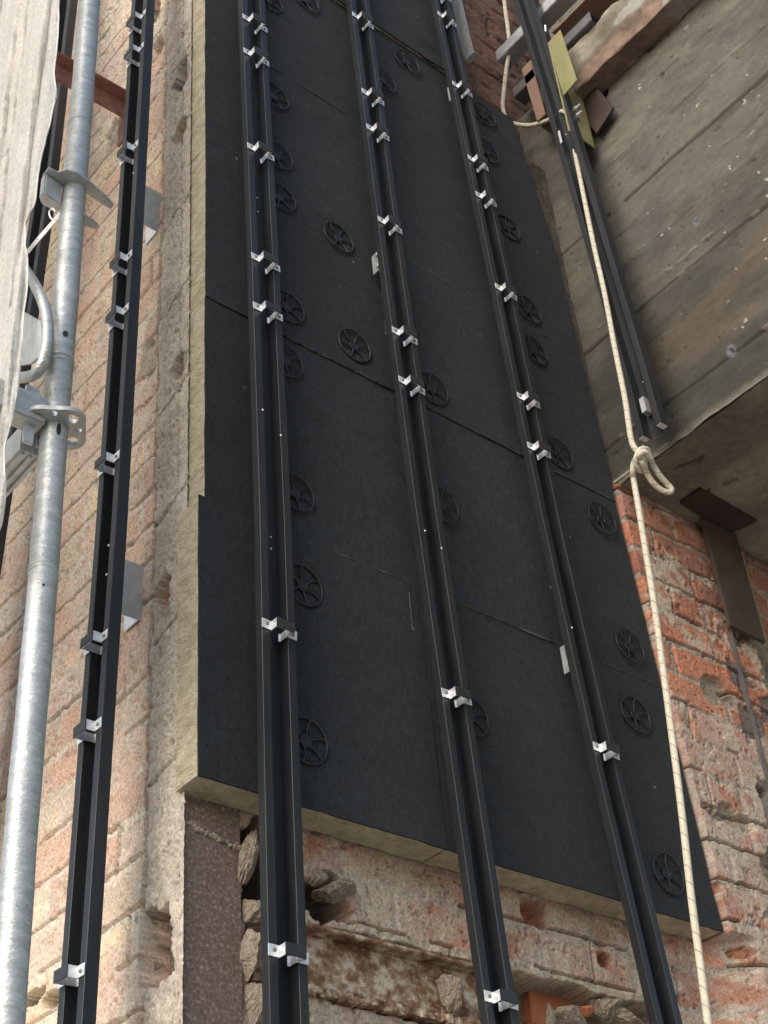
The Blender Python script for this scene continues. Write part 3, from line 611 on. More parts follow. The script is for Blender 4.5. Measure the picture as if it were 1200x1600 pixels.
# ---------------------------------------------------------------- spoked fixing discs
def disc_meshes():
    R = .0525; m = MB()
    ringo = circ(0, 0, R, 40)
    path = [Vector((x, -.003, z)) for x, z in circ(0, 0, R - .003, 40)]; path.append(path[0])
    for i in range(40):
        a, b = path[i], path[i + 1]; m.tube([a, b], .0026, 6, False)
    path2 = [Vector((x, .001, z)) for x, z in circ(0, 0, .012, 16)]; path2.append(path2[0])
    for i in range(16): m.tube([path2[i], path2[i + 1]], .003, 6, False)
    for k in range(6):
        a = 2 * math.pi * k / 6 + .3; 
        p0 = Vector((math.cos(a) * .011, .001, math.sin(a) * .011)); p1 = Vector((math.cos(a + .16) * .030, -.001, math.sin(a + .16) * .030)); p2 = Vector((math.cos(a + .05) * .049, -.003, math.sin(a + .05) * .049))
        m.tube(smooth_path([p0, p1, p2], 4), .0022, 6, False)
    rim = m.mesh('spoked_disc', True)
    m = MB(); m.tube([Vector((0, .006, 0)), Vector((0, -.001, 0)), Vector((0, -.0015, 0))], [.009, .009, .006], 14); nail = m.mesh('nail_head', False)
    return rim, nail
DM, NM = disc_meshes()
for i, (px, py, lb) in enumerate(DISCS):
    p = atY(px, py, 1.998 + random.uniform(-.0015, .0012)); t = empty('insulation_fixing', p, 'spoked disc ' + lb, 'fixing disc', 'spoked fixing discs on the boards')
    o = obj('spoked_disc', DM, M_disc, t); o.rotation_euler = (random.uniform(-.04, .04), random.uniform(0, 1.0), random.uniform(-.04, .04))
    obj('nail_head', NM, M_disc if i != 26 else M_wool, t)

# =============================================================== RAILS
LIP, DEP, HW, CH = .020, .032, .040, .0212
def offset_poly(path, t):
    out = []
    for i, p in enumerate(path):
        a = path[max(i - 1, 0)]; b = path[min(i + 1, len(path) - 1)]
        def nrm(u, v):
            d = (v[0] - u[0], v[1] - u[1]); l = math.hypot(*d) or 1; return (-d[1] / l, d[0] / l)
        n1 = nrm(a, p) if i > 0 else nrm(p, b); n2 = nrm(p, b) if i < len(path) - 1 else n1
        mx_, my_ = n1[0] + n2[0], n1[1] + n2[1]; k = 2 / (mx_ * mx_ + my_ * my_)
        out.append((p[0] + mx_ * k * t, p[1] + my_ * k * t))
    return out
def rail_profile(hw=HW, ch=CH, dep=DEP, lip=LIP):
    e = .0009
    path = [(-hw, lip), (-hw, e), (-hw + e, 0), (-ch - e, 0), (-ch, e), (-ch, dep), (-.003, dep), (-.002, dep - .0015), (0, dep - .0015), (.001, dep), (ch, dep), (ch, e), (ch + e, 0), (hw - e, 0), (hw, e), (hw, lip)]
    return path + offset_poly(path, .0019)[::-1]
def make_rail(prof, stations, name, parent):
    """stations: list of (dx, dy, z) local offsets"""
    m = MB(); n = len(prof); vs = []
    for (dx, dy, z) in stations: vs += [(x + dx, y + dy, z) for x, y in prof]
    fs = []
    for s in range(len(stations) - 1):
        for i in range(n): fs.append((s * n + i, s * n + (i + 1) % n, (s + 1) * n + (i + 1) % n, (s + 1) * n + i))
    h = n // 2
    for s in (0, len(stations) - 1):
        for i in range(h - 1): fs.append((s * n + i, s * n + i + 1, s * n + n - 2 - i, s * n + n - 1 - i))
    m.add(vs, fs); return m.build(name, M_rail, parent)
# clip = bent aluminium strap bridging the channel, black cover plate in front, a screw at each tab
def clip_meshes(ch=CH, hw=HW):
    h = .0105; t = .0016; fo = .019
    m = MB()
    m.box((-hw - .002, -t - .001, -h), (-ch + .001, -.001, h)); m.box((ch - .001, -t - .001, -h), (hw + .001, -.001, h))
    m.box((-ch + .001, -fo, -h), (-ch + .001 + t, -.001, h)); m.box((ch - .001 - t, -fo, -h), (ch - .001, -.001, h))
    m.box((-ch + .0005, -fo - t, -h), (ch - .0005, -fo, h))
    # prongs reaching into the channel, ending in little feet
    m.box((-ch + .0024, -.0005, -h * .95), (-ch + .0040, .022, h * .8)); m.box((ch - .0040, -.0005, -h * .95), (ch - .0024, .022, h * .8))
    m.box((ch - .0075, .0205, -h * .95), (ch - .0040, .022, h * .8)); m.box((-ch + .0040, .0205, -h * .95), (-ch + .0075, .022, h * .8))
    strap = m.mesh('clip', False, .0004)
    m = MB(); m.box((-ch - .0002, -fo - t - .0022, -h - .0004), (ch + .0002, -fo - t - .0002, h + .0004)); cover = m.mesh('cover_plate', False, .0005)
    m = MB(); m.tube([Vector((0, 0, 0)), Vector((0, -.0022, 0)), Vector((0, -.003, 0))], [.0036, .0036, .0022], 10); screw = m.mesh('screw', False)
    return strap, cover, screw
CS = clip_meshes()
def path_at(st, z):
    zs = [s[2] for s in st]; o = sorted(range(len(zs)), key=lambda i: zs[i])
    return [float(np.interp(z, [zs[i] for i in o], [st[i][k] for i in o])) for k in (0, 1)]
def add_clip(root, st, z, hw=HW, ch=CH, sx=1):
    dx, dy = path_at(st, z)
    c_ = obj('clip', CS[0], M_alu, root, (dx + random.uniform(-.0008, .0008), dy, z)); c_.scale = (sx, 1, 1)
    c_.rotation_euler = (random.uniform(-.03, .03), random.uniform(-.06, .06), 0); c_.location.z += random.uniform(-.003, .003)
    obj('cover_plate', CS[1], M_black, c_)
    obj('screw', CS[2], M_screw, c_, (-(hw + ch) / 2 + .001, -.0026, .001)); obj('screw', CS[2], M_screw, c_, ((hw + ch) / 2, -.0026, -.001))
def add_rivets(root, st, lst):
    for (u, y, z) in lst:
        dx, dy = path_at(st, z); m = MB(); m.tube([Vector((0, 0, 0)), Vector((0, -.0016, 0))], [.0028, .0018], 8)
        m.build('rivet', M_alu, root, loc=(dx + u, dy + y, z))
def ext(st, zlo, zhi):
    st = sorted(st, key=lambda s: s[2]); 
    def ex(a, b, z): t = (z - a[2]) / (b[2] - a[2]); return (a[0] + (b[0] - a[0]) * t, a[1] + (b[1] - a[1]) * t, z)
    return [ex(st[0], st[1], zlo)] + st + [ex(st[-1], st[-2], zhi)]
ZC = [.966, 1.610, 2.481, 2.648, 3.052, 3.443, 3.600]
YF = 1.93
RG = 'black clip rails fixed upright on the wall'
def main_rail(pts, clips, label, riv):
    x0 = pts[0][0]; root = empty('cladding_rail', (x0, YF, 0), label, 'rail', RG)
    st = ext([(p[0] - x0, 0, p[1]) for p in pts], .1, 5.4)
    make_rail(rail_profile(), st, 'channel', root)
    for z in clips: add_clip(root, st, z)
    add_rivets(root, st, riv); return root
main_rail([(1.449, 3.60), (1.457, 2.644), (1.459, 1.884), (1.453, 1.30), (1.451, .973)], ZC, 'black upright rail nearest the wall corner, beside the rusty post', [(-.024, -.0004, 2.17), (.022, -.0004, 2.12), (.008, .0305, 1.86), (.008, .0305, 1.83), (.006, .0305, 2.86), (.006, .0305, 2.91)])
main_rail([(1.858, 4.0), (1.877, 2.876), (1.897, 2.075), (1.918, 1.432), (1.929, 1.098)], ZC + [3.97], 'black upright rail down the middle of the black boards', [(-.022, -.0004, 2.03), (.022, -.0004, 2.0), (-.003, .0305, 1.72), (-.003, .0305, 1.66)])
main_rail([(2.242, 4.37), (2.292, 3.177), (2.325, 2.262), (2.364, 1.5575), (2.404, 1.013)], ZC[1:] + [3.955, 4.32, 4.46], 'black upright rail furthest right on the black boards, leaning slightly', [(.0, .0305, 2.95), (.0, .0305, 2.90), (.002, .0305, 2.85), (-.022, -.0004, 1.93)])
# rails on the side wall: local -y faces world -X
def side_rail(Xf, pts, clips, label, sx=1.06, dep=DEP, lip=.026, z0=.1, z1=5.6, riv=()):
    y0 = pts[0][0]; root = empty('cladding_rail', (Xf, y0, 0), label, 'rail', RG, rz=-math.pi / 2)
    st = [(-(p[0] - y0), 0, p[1]) for p in pts]; st = ext(st, z0, z1)
    make_rail([(x * sx, y) for x, y in rail_profile(lip=lip, dep=dep)], st, 'channel', root)
    for z in clips: add_clip(root, st, z, sx=sx)
    add_rivets(root, st, riv); return root
side_rail(1.19, [(2.113, 3.596), (2.131, 2.602), (2.148, 1.869), (2.170, 1.308), (2.185, .858)], [.966, 1.425, 1.612, 2.052, 2.481, 2.650, 3.052, 3.449, 3.593],
          'dark grey upright rail with silver clips on the pale side wall', riv=[(.026, -.0004, 2.95), (.02, -.0004, 1.83), (.02, -.0004, 1.76)])
side_rail(1.20, [(2.62, 4.2), (2.645, 3.34), (2.70, 2.7), (2.745, 2.2)], [], 'dark bluish rail at the far left, partly covered by the white netting', sx=1.3)
# loose rail in front of the beam
lt = [atX(805, 10, 2.55), atX(850, 160, 2.55), atX(897, 322, 2.55), atX(975, 600, 2.55), atX(997, 685, 2.55)]
st5 = [(p.y - .040, p.z) for p in lt]
y0 = st5[0][0]; root = empty('cladding_rail', (2.55, y0, 0), 'black rail hung before the concrete beam, open end near the rope knot', 'rail', RG, rz=-math.pi / 2)
s5 = sorted([(-(a - y0), 0, b) for a, b in st5], key=lambda s: s[2]); s5 = s5 + [(s5[-1][0] + (s5[-1][0] - s5[-2][0]), 0, s5[-1][2] * 2 - s5[-2][2])]
make_rail(rail_profile(lip=.030), s5, 'channel', root)
m_ = MB(); dx, dy = path_at(s5, 4.0); m_.box((dx - .012, -.003, 3.78), (dx - .004, -.0005, 3.84)); m_.build('joint_plate', M_alu, root)
add_rivets(root, s5, [(.006, -.0004, 3.80), (.0, .031, 2.72)])
zb = s5[0][2]
for a_, b_ in (((s5[0][0] - .012, .004, zb + .07), (s5[0][0] + .004, .030, zb + .12)), ((s5[0][0] - .039, .002, zb - .002), (s5[0][0] - .024, .028, zb + .004)), ((s5[0][0] + .024, .002, zb - .002), (s5[0][0] + .039, .028, zb + .004))):
    m_ = MB(); m_.box(a_, b_); m_.build('end_bracket', M_alu, root)

# =============================================================== BRACKETS
GB = 'galvanised angle brackets holding the rails'
def side_bracket(z0, z1, y, label):
    r = empty('angle_bracket', (1.33, y, z0), label, 'bracket', GB)
    m_ = MB(); m_.box((-.062, -.0015, 0), (.012, .0015, z1 - z0)); m_.build('plate', M_galv, r, bevel=.0005)
    m_ = MB(); m_.box((-.006, .0018, 0), (-.003, .055, z1 - z0)); m_.build('foot', M_alu, r, bevel=.0005)
side_bracket(2.925, 3.075, 2.205, 'upper galvanised angle bracket on the side wall, right of the grey rail')
side_bracket(1.760, 1.900, 2.235, 'lower galvanised angle bracket on the side wall, with a white triangular foot')
def rail_bracket(px, py, hgt, label, ln=.040):
    p = atY(px, py, YF); r = empty('angle_bracket', (p.x - .0035, YF + .012, p.z - hgt / 2), label, 'bracket', GB)
    m_ = MB(); m_.box((-.0025, 0, 0), (0, ln, hgt)); m_.build('plate', M_galv, r, bevel=.0005)
    for zz in (.2, .8):
        m_ = MB(); m_.tube([Vector((-.0025, .016, hgt * zz)), Vector((-.0075, .016, hgt * zz)), Vector((-.0085, .016, hgt * zz))], [.006, .006, .003], 6); m_.build('bolt', M_galv, r)
rail_bracket(604, 398, .070, 'small galvanised angle bracket on the left edge of the third rail, upper part')
rail_bracket(905, 1018, .075, 'galvanised angle bracket with two bolts, left edge of the fourth rail, lower part')
rail_bracket(719, 132, .070, 'small galvanised angle bracket left of the fourth rail near its fourth clip')
# flashing strip hanging right of the fourth rail
r = empty('metal_flashing', atX(722, 0, 2.42), 'dull galvanised metal strip hanging right of the fourth rail at the top', 'metal strip')
m_ = MB(); pl = [atX(a, b, 2.42) for a, b in [(698, -60), (708, -60), (721, 0), (739, 78), (726, 92), (719, 70), (714, 45), (710, 25), (705, 0)]]
m_.prism([p - r.location for p in pl], (.002, 0, 0)); m_.build('strip', M_galv, r)
m_ = MB(); m_.prism([atX(a, b, 2.42) - r.location for a, b in [(739, 78), (726, 92), (728, 94.5), (741, 80)]], (.02, 0, .0)); m_.build('folded_lip', M_galv, r)

# ---------------------------------------------------------------- steelwork above the beam
# long channel along Y
def ybar(name, X, px0, py0, px1, py1, prof, mat, label, cat, part):
    a = atX(px0, py0, X); b = atX(px1, py1, X); z = (a.z + b.z) / 2
    y0_, y1_ = sorted((a.y, b.y)); r = empty(name, (X, (y0_ + y1_) / 2, z), label, cat)
    m_ = MB()
    for (x0, x1, z0_, z1_) in prof: m_.box((x0, y0_ - r.location.y, z0_), (x1, y1_ - r.location.y, z1_))
    return r, m_.build(part, mat, r, bevel=.0015), (y0_, y1_, z)
ybar('steel_channel', 2.595, 775, 88, 905, -28, [(0, .004, 0, .052), (0, .060, -.004, 0), (0, .030, .052, .056)], M_lite, 'pale galvanised channel passing behind the hung rail at the top', 'steel channel', 'channel')
ybar('steel_box_section', 2.60, 800, 140, 928, 45, [(0, .055, 0, .004), (0, .004, .004, .05), (.051, .055, .004, .05), (0, .055, .05, .054)], M_box, 'dark grey hollow steel section with open end above the slab edge', 'steel section', 'tube')
r, o, (ya, yb, zz) = ybar('steel_beam', 2.64, 860, 40, 1040, -120, [(.0, .12, -.012, 0), (.055, .065, 0, .30), (.0, .12, .30, .312)], M_web, 'brown and teal primed steel I-beam above the slab edge, top of picture', 'steel beam', 'i_section')
m_ = MB(); m_.box((-.006, -1.1, -.004), (-.002, .10, .012)); m_.build('flange_edge', M_lite, r)
# plated angle brackets either side of the hung rail
def plated(poly, X, mat, label, legB=None):
    c0 = atX(*poly[0], X); r = empty('plated_bracket', c0, label, 'bracket', 'yellow-plated brackets on the beam')
    m_ = MB(); m_.prism([atX(a, b, X) - c0 for a, b in poly], (.005, 0, 0)); m_.build('front_leg', mat, r, bevel=.0008)
    if legB:
        y, zt, zb_, xl = legB; m_ = MB(); m_.box((0, y - .0025 - c0.y, zb_ - c0.z), (xl, y + .0025 - c0.y, zt - c0.z)); m_.build('back_leg', mat, r, bevel=.0008)
        for q_ in (.03, .075):
            m_ = MB(); m_.box((.028 + q_ * .4, y - .0032 - c0.y, zb_ + .02 + q_ - c0.z), (.036 + q_ * .4, y - .0026 - c0.y, zb_ + .042 + q_ - c0.z)); m_.build('slot', M_disc, r)
    return r, c0
q1 = atX(855.6, 67.5, 2.545); q2 = atX(880, 149, 2.545); q3 = atX(900, 198, 2.545)
yl = (q1.y + q2.y) / 2; q4 = atX(901, 125, 2.545)
r, c0 = plated([(856, 67), (875, 46), (901, 125), (880, 149)], 2.545, M_chrom, 'yellow-green plated bracket right of the hung rail, rope passing below it', (yl + .004, q1.z, q3.z + .01, .115))
for bx, bz in ((.050, q2.z - .030), (.050, q2.z - .065)):
    m_ = MB(); m_.tube([Vector((bx, yl - c0.y, bz - c0.z)), Vector((bx, yl - .012 - c0.y, bz - c0.z))], .009, 6); m_.tube([Vector((bx, yl - .012 - c0.y, bz - c0.z)), Vector((bx, yl - .028 - c0.y, bz - c0.z))], .0045, 10); m_.build('bolt', M_galv, r)
m_ = MB(); m_.tube([atX(852, 40, 2.545) - c0, atX(853, 50, 2.545) - c0], .004, 8); m_.build('bolt', M_galv, r)
r, c0 = plated([(815, 108), (829, 93), (852, 178), (839, 189)], 2.60, M_chrom2, 'pinkish plated bracket left of the hung rail, above the rope bend', None)
# red-brown plate behind the yellow bracket on the beam face
m_ = MB(); pl = [atX(a, b, 2.665) for a, b in [(908, 128), (922, 124), (958, 168), (932, 208), (915, 188)]]; m_.prism(pl, (.006, 0, 0))
tag(m_.build('steel_plate', M_plate), 'dull red-brown plate bolted to the beam face beside the yellow bracket', 'steel plate')
# red oxide stub off the side wall behind rail one
e1 = atX(240, 130, XW); y_, z_ = e1.y + .12, e1.z
r = empty('steel_stub', (XW, y_, z_), 'red-brown rusty steel stub jutting from the side wall behind the grey rail, top left', 'steel stub')
m_ = MB(); m_.box((-.30, -.004, -.045), (.02, .004, .03)); m_.box((-.30, -.035, .026), (.02, .035, .034)); m_.build('stub_arm', M_oxide, r, bevel=.001)
m_ = MB(); m_.box((-.006, -.09, -.10), (.004, .06, .11)); m_.build('wall_plate', M_oxide, r, bevel=.001)

# =============================================================== BROKEN MASONRY PIECES
def chunk(name, loc, s, mat, label, cat, group, seed, flat=1.0):
    bm = bmesh.new(); bmesh.ops.create_icosphere(bm, subdivisions=5, radius=1)
    rnd = random.Random(seed); ns = [Vector((rnd.uniform(-1, 1), rnd.uniform(-1, 1), rnd.uniform(-1, 1))).normalized() for _ in range(9)]; ds = [rnd.uniform(.55, .85) for _ in range(9)]
    for v in bm.verts:
        for n_, d_ in zip(ns, ds):
            k = v.co.dot(n_)
            if k > d_: v.co -= n_ * (k - d_)
    P = np.array([v.co for v in bm.verts]); q = 1 + .42 * (fbm(P[:, 0] + 5 + P[:, 2] * .3, P[:, 1] + P[:, 2] * 1.3, 3.6, seed, 6, .65) - .5)
    for v, k in zip(bm.verts, q): v.co = Vector((v.co.x * s[0], v.co.y * s[1], v.co.z * s[2])) * float(k)
    me = bpy.data.meshes.new(name); bm.to_mesh(me); bm.free(); o = obj(name, me, mat, None, loc); o.rotation_euler = (0, rnd.uniform(-.3, .3), rnd.uniform(-.3, .3))
    return tag(o, label, cat, group)
RB = 'loose rubble in the broken wall'
def c_at(px, py, Y, *a): return chunk('rubble_chunk', atY(px, py, Y), *a)
c_at(386, 1495, 2.075, (.024, .05, .055), M_rubble, 'pale mortar lump right of the rusty post, level with the third void', 'rubble', RB, 1)
c_at(388, 1425, 2.085, (.026, .04, .034), M_rubble, 'tan stone lump beside the rusty post, above the biggest pale lump', 'rubble', RB, 2)
c_at(381, 1345, 2.085, (.020, .04, .060), M_rubble, 'thin mortar wedge along the rusty post just below the boards', 'rubble', RB, 3)
c_at(390, 1572, 2.085, (.024, .04, .040), M_rubble, 'grey lump at the very bottom, right of the rusty post', 'rubble', RB, 4)
c_at(522, 1392, 2.085, (.045, .045, .020), M_rubble, 'mortar lump wedged under the orange brick right of the second rail', 'rubble', RB, 5)
c_at(492, 1372, 2.09, (.020, .03, .016), M_rubble, 'small curled mortar piece tucked beside the second rail', 'rubble', RB, 6)
c_at(700, 1548, 2.085, (.030, .03, .045), M_rubble, 'rounded mortar collar left of the third rail, over orange clay', 'rubble', RB, 7)
c_at(946, 1576, 2.085, (.045, .04, .026), M_rubble, 'grey wedge of stone in the opening left of the fourth rail', 'rubble', RB, 8)
c_at(893, 1592, 2.085, (.040, .04, .022), M_rubble, 'pale gravelly lump at the bottom edge between third and fourth rails', 'rubble', RB, 9)
c_at(860, 1590, 2.08, (.010, .02, .035), M_rubble, 'thin upright mortar sliver before the orange clay block', 'rubble', RB, 10)
c_at(975, 1594, 2.08, (.050, .04, .022), M_rubble, 'crumbly grey heap at the bottom edge beside the fourth rail', 'rubble', RB, 12)
c_at(915, 1580, 2.09, (.020, .02, .012), M_clay, 'small orange brick chip in the opening left of the fourth rail', 'rubble', RB, 13)
def clay(px, py, Y, s, label, rz=0, hollow=True):
    p = atY(px, py, Y); r = empty('clay_block', p, label, 'clay block', 'broken hollow clay blocks', rz)
    m_ = MB(); a, b, c_ = s
    m_.box((-a, 0, -c_), (a, .008, c_)); m_.box((-a, .008, -c_), (a, b, -c_ + .009)); m_.box((-a, .008, c_ - .009), (a, b, c_))
    m_.build('shell', M_clay, r, bevel=.002)
    for q in (-a, -.004, a - .008):
        m_ = MB(); m_.box((q, .009, -c_ + .010), (q + .008, b, c_ - .010)); m_.build('rib', M_clay, r)
clay(868, 1568, 2.140, (.075, .06, .055), 'bright orange clay block face in the opening between third and fourth rails')
clay(722, 1560, 2.135, (.050, .05, .050), 'orange clay block fragment tucked left of the third rail near the bottom')
p = atX(243, 1490, XW + .055); r = empty('clay_block', p, 'broken orange hollow clay block in the hole of the side wall, lower left', 'clay block', 'broken hollow clay blocks', -math.pi / 2)
m_ = MB(); m_.box((-.02, -.02, -.085), (-.012, .03, .10)); m_.box((.014, -.030, -.07), (.022, .03, .085)); m_.build('shell', M_clay, r, bevel=.001)
m_ = MB(); m_.box((-.011, -.012, -.022), (.013, .03, -.014)); m_.box((-.011, -.012, .04), (.013, .03, .048)); m_.build('rib', M_clay, r)

# =============================================================== SCAFFOLD
TX, TY = .90, 1.822
sroot = empty('scaffold_tube', (TX, TY, -1.6), 'upright galvanised scaffold tube with slots and holes, in front of the side wall', 'scaffold tube')
m_ = MB(); zz = np.arange(0, 6.6, .012); R = .0242
m_.tube([Vector((.0008 * math.sin(z * 9), .0008 * math.cos(z * 7), z)) for z in zz], [R + .0004 * math.sin(z * 31) for z in zz], 32); m_.build('tube', M_tube, sroot, smooth=True)
def collar(z, h, dr):
    m_ = MB(); z += 1.6; m_.tube([Vector((0, 0, z - h)), Vector((0, 0, z - h * .6)), Vector((0, 0, z + h * .6)), Vector((0, 0, z + h))], [R, R + dr, R + dr, R], 32); m_.build('joint_ring', M_tube, sroot, smooth=True)
for z, h, dr in [(1.925, .0035, .0013), (1.936, .0022, .0010), (1.46, .0025, .0012), (1.467, .002, .0010), (2.62, .002, .0008), (2.35, .0015, .0006)]: collar(z, h, dr)
# the lower tube sleeves up to the joint
def facing(az, r_): return Vector((math.cos(az) * r_, math.sin(az) * r_, 0))
AZ = math.atan2(-TY, -TX)
def slot(z, daz, wd, ht, rnd=True):
    a = AZ + daz; c_ = facing(a, R + .0006); t = Vector((-math.sin(a), math.cos(a), 0)); n_ = facing(a, 1)
    pts = [c_ + t * (wd * math.cos(k)) * 1.0 + Vector((0, 0, z + 1.6 + ht * math.sin(k))) for k in [i * math.pi / 8 for i in range(16)]]
    m_ = MB(); m_.prism([p + n_ * (-abs((p - c_).dot(t)) ** 2 * 20) for p in pts], -n_ * .004); m_.build('slot', M_disc, sroot)
slot(1.752, .28, .0042, .014); slot(1.658, .22, .0042, .014); slot(1.985, .22, .0050, .0065); slot(1.536, .30, .0048, .0065); slot(1.42, .1, .002, .003); slot(2.5, .15, .002, .003)
# rosette
out = []
for k in range(96):
    a = 2 * math.pi * k / 96; out.append(((.058 + .005 * math.cos(4 * a)) * math.cos(a), (.058 + .005 * math.cos(4 * a)) * math.sin(a)))
holes = []
for k in range(8):
    a = 2 * math.pi * k / 8
    holes.append(circ(.0425 * math.cos(a), .0425 * math.sin(a), .0115 if k % 2 == 0 else .0065, 16)[::-1])
holes.append(circ(0, 0, .0240, 32)[::-1])
me = plate_holes('rosette', out, holes, .009); o = obj('rosette', me, M_tube, sroot, (0, 0, 1.775 + 1.6)); o.rotation_euler = (0, 0, .25)
me.set_sharp_from_angle(angle=.5)
# crescent bracket plates higher up
br = empty('scaffold_bracket', (TX, TY, 2.41), 'grey double-plate bracket clasping the scaffold tube near the top left', 'bracket')
pl = [atZ(a, b, 2.41) - br.location for a, b in [(66, 276), (76, 263), (90, 270), (103, 266), (118, 270), (138, 283), (158, 300), (174, 316), (178, 322), (173, 327), (160, 320), (143, 309), (131, 298), (124, 291), (112, 286), (101, 286), (96, 294), (90, 300)]]
m_ = MB(); m_.prism(pl, (0, 0, .006)); m_.build('upper_plate', M_tube, br, bevel=.001)
pl = [atZ(a, b, 2.33) - Vector((TX, TY, 2.41)) for a, b in [(128, 333), (146, 345), (155, 355), (149, 359), (124, 351), (118, 342)]]
m_ = MB(); m_.prism(pl, (0, 0, .006)); m_.build('lower_plate', M_tube, br, bevel=.001)
m_ = MB(); m_.prism([atZ(a, b, 2.41) - br.location for a, b in [(64, 277), (72, 270), (97, 288), (95, 302), (68, 290)]], (0, 0, -.06)); m_.build('head_block', M_galv, br, bevel=.003)
# transom and ledger
tr = empty('scaffold_transom', (TX, TY, 1.775), 'square galvanised transom leaving the scaffold tube to the left at the rosette', 'scaffold transom')
m_ = MB(); m_.prism([(-.028, -.020, -.020), (-.028, .020, -.020), (-.028, .020, .042), (-.028, -.020, .042)], (-.10, 0, 0)); m_.build('wedge_head', M_tube, tr, bevel=.003)
m_ = MB(); m_.box((-1.3, -.022, -.012), (-.125, .022, .046)); m_.build('tube', M_tube, tr, bevel=.005)
m_ = MB(); m_.prism([(-.058, -.004, -.06), (-.040, -.004, -.06), (-.036, -.004, .07), (-.062, -.004, .07)], (0, .008, 0)); m_.build('wedge', M_galv, tr, bevel=.001)
lr = empty('scaffold_ledger', (TX, TY, 1.76), 'grooved grey scaffold plank edge running back behind the netting, lower left', 'scaffold ledger')
m_ = MB(); m_.box((-.045, .035, -.03), (.0, 2.2, .03)); 
for k in range(3): m_.box((-.040 + k * .015, .04, -.036), (-.033 + k * .015, 2.2, -.0302))
m_.build('plank', M_galv, lr, bevel=.001)
m_ = MB(); m_.box((-.020, .022, -.02), (-.004, .05, .035)); m_.build('hook', M_tube, lr)
# bent loop
P = [(-60, 330), (10, 385), (45, 430), (63, 462), (72, 490), (75, 520), (71, 555), (58, 582), (35, 590), (10, 585), (-30, 560)]
X_ = .84
gr = empty('guard_loop', atX(72, 520, X_), 'bent galvanised tube loop beside the scaffold tube, partly behind netting', 'guard loop')
m_ = MB(); m_.tube([p - gr.location for p in smooth_path([atX(a, b, X_) for a, b in P], 8)], .0105, 16); m_.build('tube', M_tube, gr, smooth=True)
m_ = MB(); m_.prism([atX(a, b, X_) - gr.location for a, b in [(25, 480), (64, 502), (66, 552), (48, 568), (20, 572)]], (.004, 0, 0)); m_.build('gusset', M_galv, gr)

# netting: a hanging sheet with folds, inner edge as it hangs
edge_y = [-260, -60, 0, 60, 120, 150, 200, 270, 320, 345, 385, 400, 440, 500, 560, 600, 650, 690, 740, 790, 830, 860]
edge_x = [100, 97, 95, 90, 86, 88, 76, 61, 53, 38, 40, 43, 43, 39, 31, 28, 20, 9, 6, 9, 2, -25]
XN = .80
ny_, nx_ = 240, 90; vs_ = []; fs_ = []
for j in range(ny_ + 1):
    y = -260 + (860 + 260) * j / ny_; xe = float(np.interp(y, edge_y, edge_x)) + 9 * (float(fbm(np.array([y * .02]), np.array([3.]), 1, 77, 4)[0]) - .5)
    for i in range(nx_ + 1):
        t = i / nx_; x = xe - 330 * (t ** 1.3)
        s = (x + .10 * y)
        f = .007 * math.sin(s * .16 + 1.5 * math.sin(y * .006)) + .003 * math.sin(s * .41 + y * .012) + .0012 * math.sin(s * .9 - y * .03)
        f += .006 * (fbm(np.array([x * .02]), np.array([y * .012]), 1, 501, 4)[0] - .5) * 2
        vs_.append(atX(x, y, XN + f))
        if i < nx_ and j < ny_: a = j * (nx_ + 1) + i; fs_.append((a, a + 1, a + nx_ + 2, a + nx_ + 1))
nr = empty('debris_netting', (XN, 2.2, 1.5), 'torn translucent white netting hanging in folds at the upper left', 'netting')
m_ = MB(); m_.add(vs_, fs_); o = m_.build('net_sheet', M_net, None, smooth=True); keep(o, nr)
so = o.modifiers.new('thickness', 'SOLIDIFY'); so.thickness = .0012
m_ = MB(); m_.tube([vs_[j * (nx_ + 1)] for j in range(0, ny_ + 1, 2)], .0016, 6); keep(m_.build('hem', M_strap, None, smooth=True), nr)
# strap
sr = empty('tie_strap', atX(68, 366, .82), 'white perforated plastic tie strap between netting and scaffold tube', 'strap')
a = [(92, 336), (80, 350), (66, 366), (52, 382), (40, 396), (26, 404)]; c1 = smooth_path([atX(x, y, .83) for x, y in a], 5)
m_ = MB()
n_ = len(c1)
for i in range(n_ - 1):
    p, q = c1[i], c1[i + 1]; d = (q - p).normalized(); t = d.cross(Vector((1, 0, 0))).normalized() * .0085
    if i % 5 == 2:
        m_.prism([p + t, q + t, q + t * .35, p + t * .35], (.0015, 0, 0)); m_.prism([p - t * .35, q - t * .35, q - t, p - t], (.0015, 0, 0))
    else: m_.prism([p + t, q + t, q - t, p - t], (.0015, 0, 0))
keep(m_.build('webbing', M_strap), sr)
m_ = MB(); m_.tube(smooth_path([atX(x, y, .83) for x, y in [(92, 336), (86, 344), (79, 340), (77, 331), (82, 326), (86, 331)]], 6), .0018, 6); m_.tube(smooth_path([atX(x, y, .815) for x, y in [(12, 368), (20, 385), (32, 400), (40, 418), (43, 440)]], 6), .0015, 6); keep(m_.build('cord', M_strap), sr)

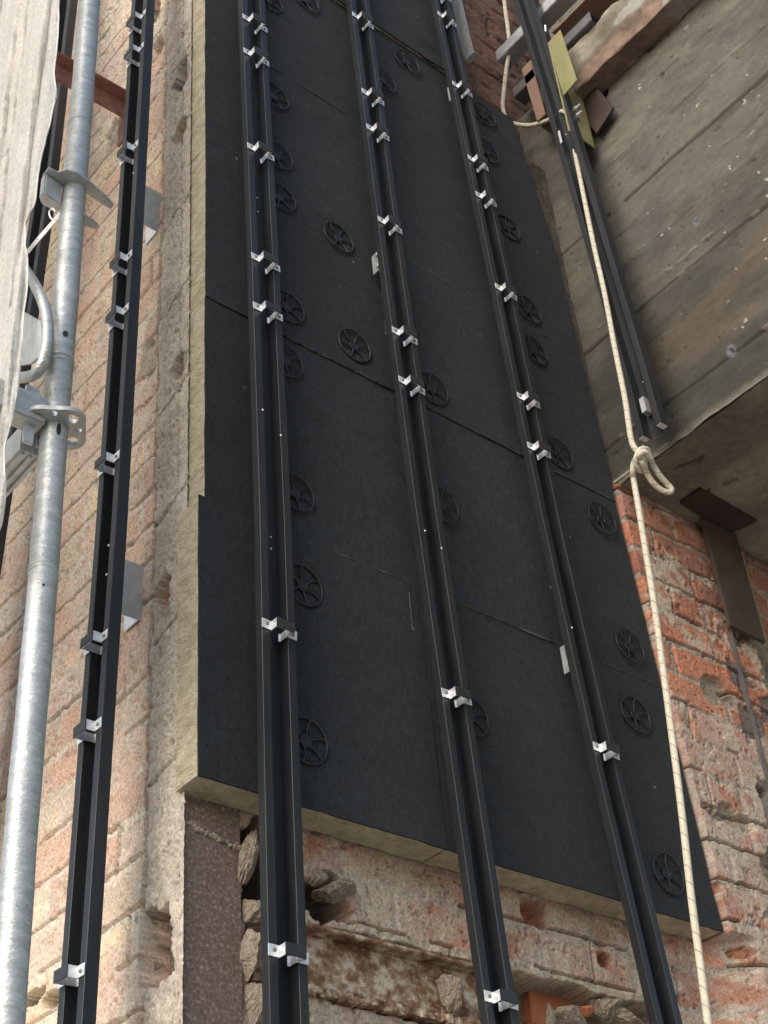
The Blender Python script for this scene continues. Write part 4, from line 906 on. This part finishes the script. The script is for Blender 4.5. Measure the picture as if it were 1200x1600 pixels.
# =============================================================== ROPE
def dp(y): return .0150 * FPX / (7.2 + 5.8 * (y - 180) / 1410)
top = [atX(x, y, 2.615) for x, y in [(786, -60), (788, 0), (793, 40), (796, 75), (791, 110), (787, 145), (786, 170), (796, 190), (826, 196), (856, 188)]]
mid = [atX(872, 176, 2.605), atX(884, 176, 2.56)]
low = [atD(x, y, dp(y)) for x, y in [(889, 195), (900, 245), (925, 370), (944, 455), (960, 540), (976, 620), (982, 660), (987, 690), (996, 706)]]
def K(x, y, dd=0): return atD(x, y, dp(715) + dd)
knot = [K(1004, 716, .0), K(1008, 728, .012), K(1003, 736, .0), K(995, 730, -.018), K(994, 716, -.022), K(1002, 702, -.014), K(1012, 704, .005), K(1012, 716, .014), K(1004, 722, .012),
        K(998, 714, -.03), K(1006, 706, -.036), K(1016, 716, -.024), K(1020, 726, -.004)]
bight = [K(1030, 742, .0), K(1042, 756, .006), K(1049, 764, .004), K(1046, 769, .0), K(1034, 766, -.004), K(1020, 754, -.008), K(1010, 738, -.01), K(1004, 722, -.028), K(998, 714, -.012)]
tail = [K(991, 722, .01), K(989, 736, .006), K(991, 755, 0)] + [atD(x, y, dp(y)) for x, y in [(998, 795), (1007, 850), (1020, 930), (1034, 1030), (1050, 1150), (1066, 1275), (1080, 1400), (1096, 1520), (1108, 1610), (1128, 1760)]]
def sweep_uv(pts, r, n, name):
    pts = [Vector(p) for p in pts]; m = len(pts); t0 = (pts[1] - pts[0]).normalized(); nrm = t0.cross(Vector((1, 0, 0))).normalized()
    vs, uvr = [], []; L = 0
    for i in range(m):
        t = (pts[min(i + 1, m - 1)] - pts[max(i - 1, 0)]).normalized(); nrm = (nrm - t * nrm.dot(t)).normalized(); bi = t.cross(nrm)
        if i: L += (pts[i] - pts[i - 1]).length
        uvr.append(L)
        vs += [pts[i] + (nrm * math.cos(2 * math.pi * k / n) + bi * math.sin(2 * math.pi * k / n)) * r for k in range(n)]
    fs = [(i * n + k, i * n + (k + 1) % n, (i + 1) * n + (k + 1) % n, (i + 1) * n + k) for i in range(m - 1) for k in range(n)]
    me = bpy.data.meshes.new(name); me.from_pydata([tuple(v) for v in vs], [], fs); uv = me.uv_layers.new(name='UVMap')
    for i in range(m - 1):
        for k in range(n):
            li = (i * n + k) * 4
            for q, (kk, ii) in enumerate(((k, i), (k + 1, i), (k + 1, i + 1), (k, i + 1))): uv.data[li + q].uv = (kk / n, uvr[ii])
    me.polygons.foreach_set('use_smooth', [True] * len(me.polygons)); return me
rp = smooth_path(top + mid + low + knot + bight + tail, 8)
me = sweep_uv(rp, .0075, 14, 'rope')
tag(obj('rope', me, M_rope), 'cream rope with dark flecks hanging at the right, knotted with one loop', 'rope')
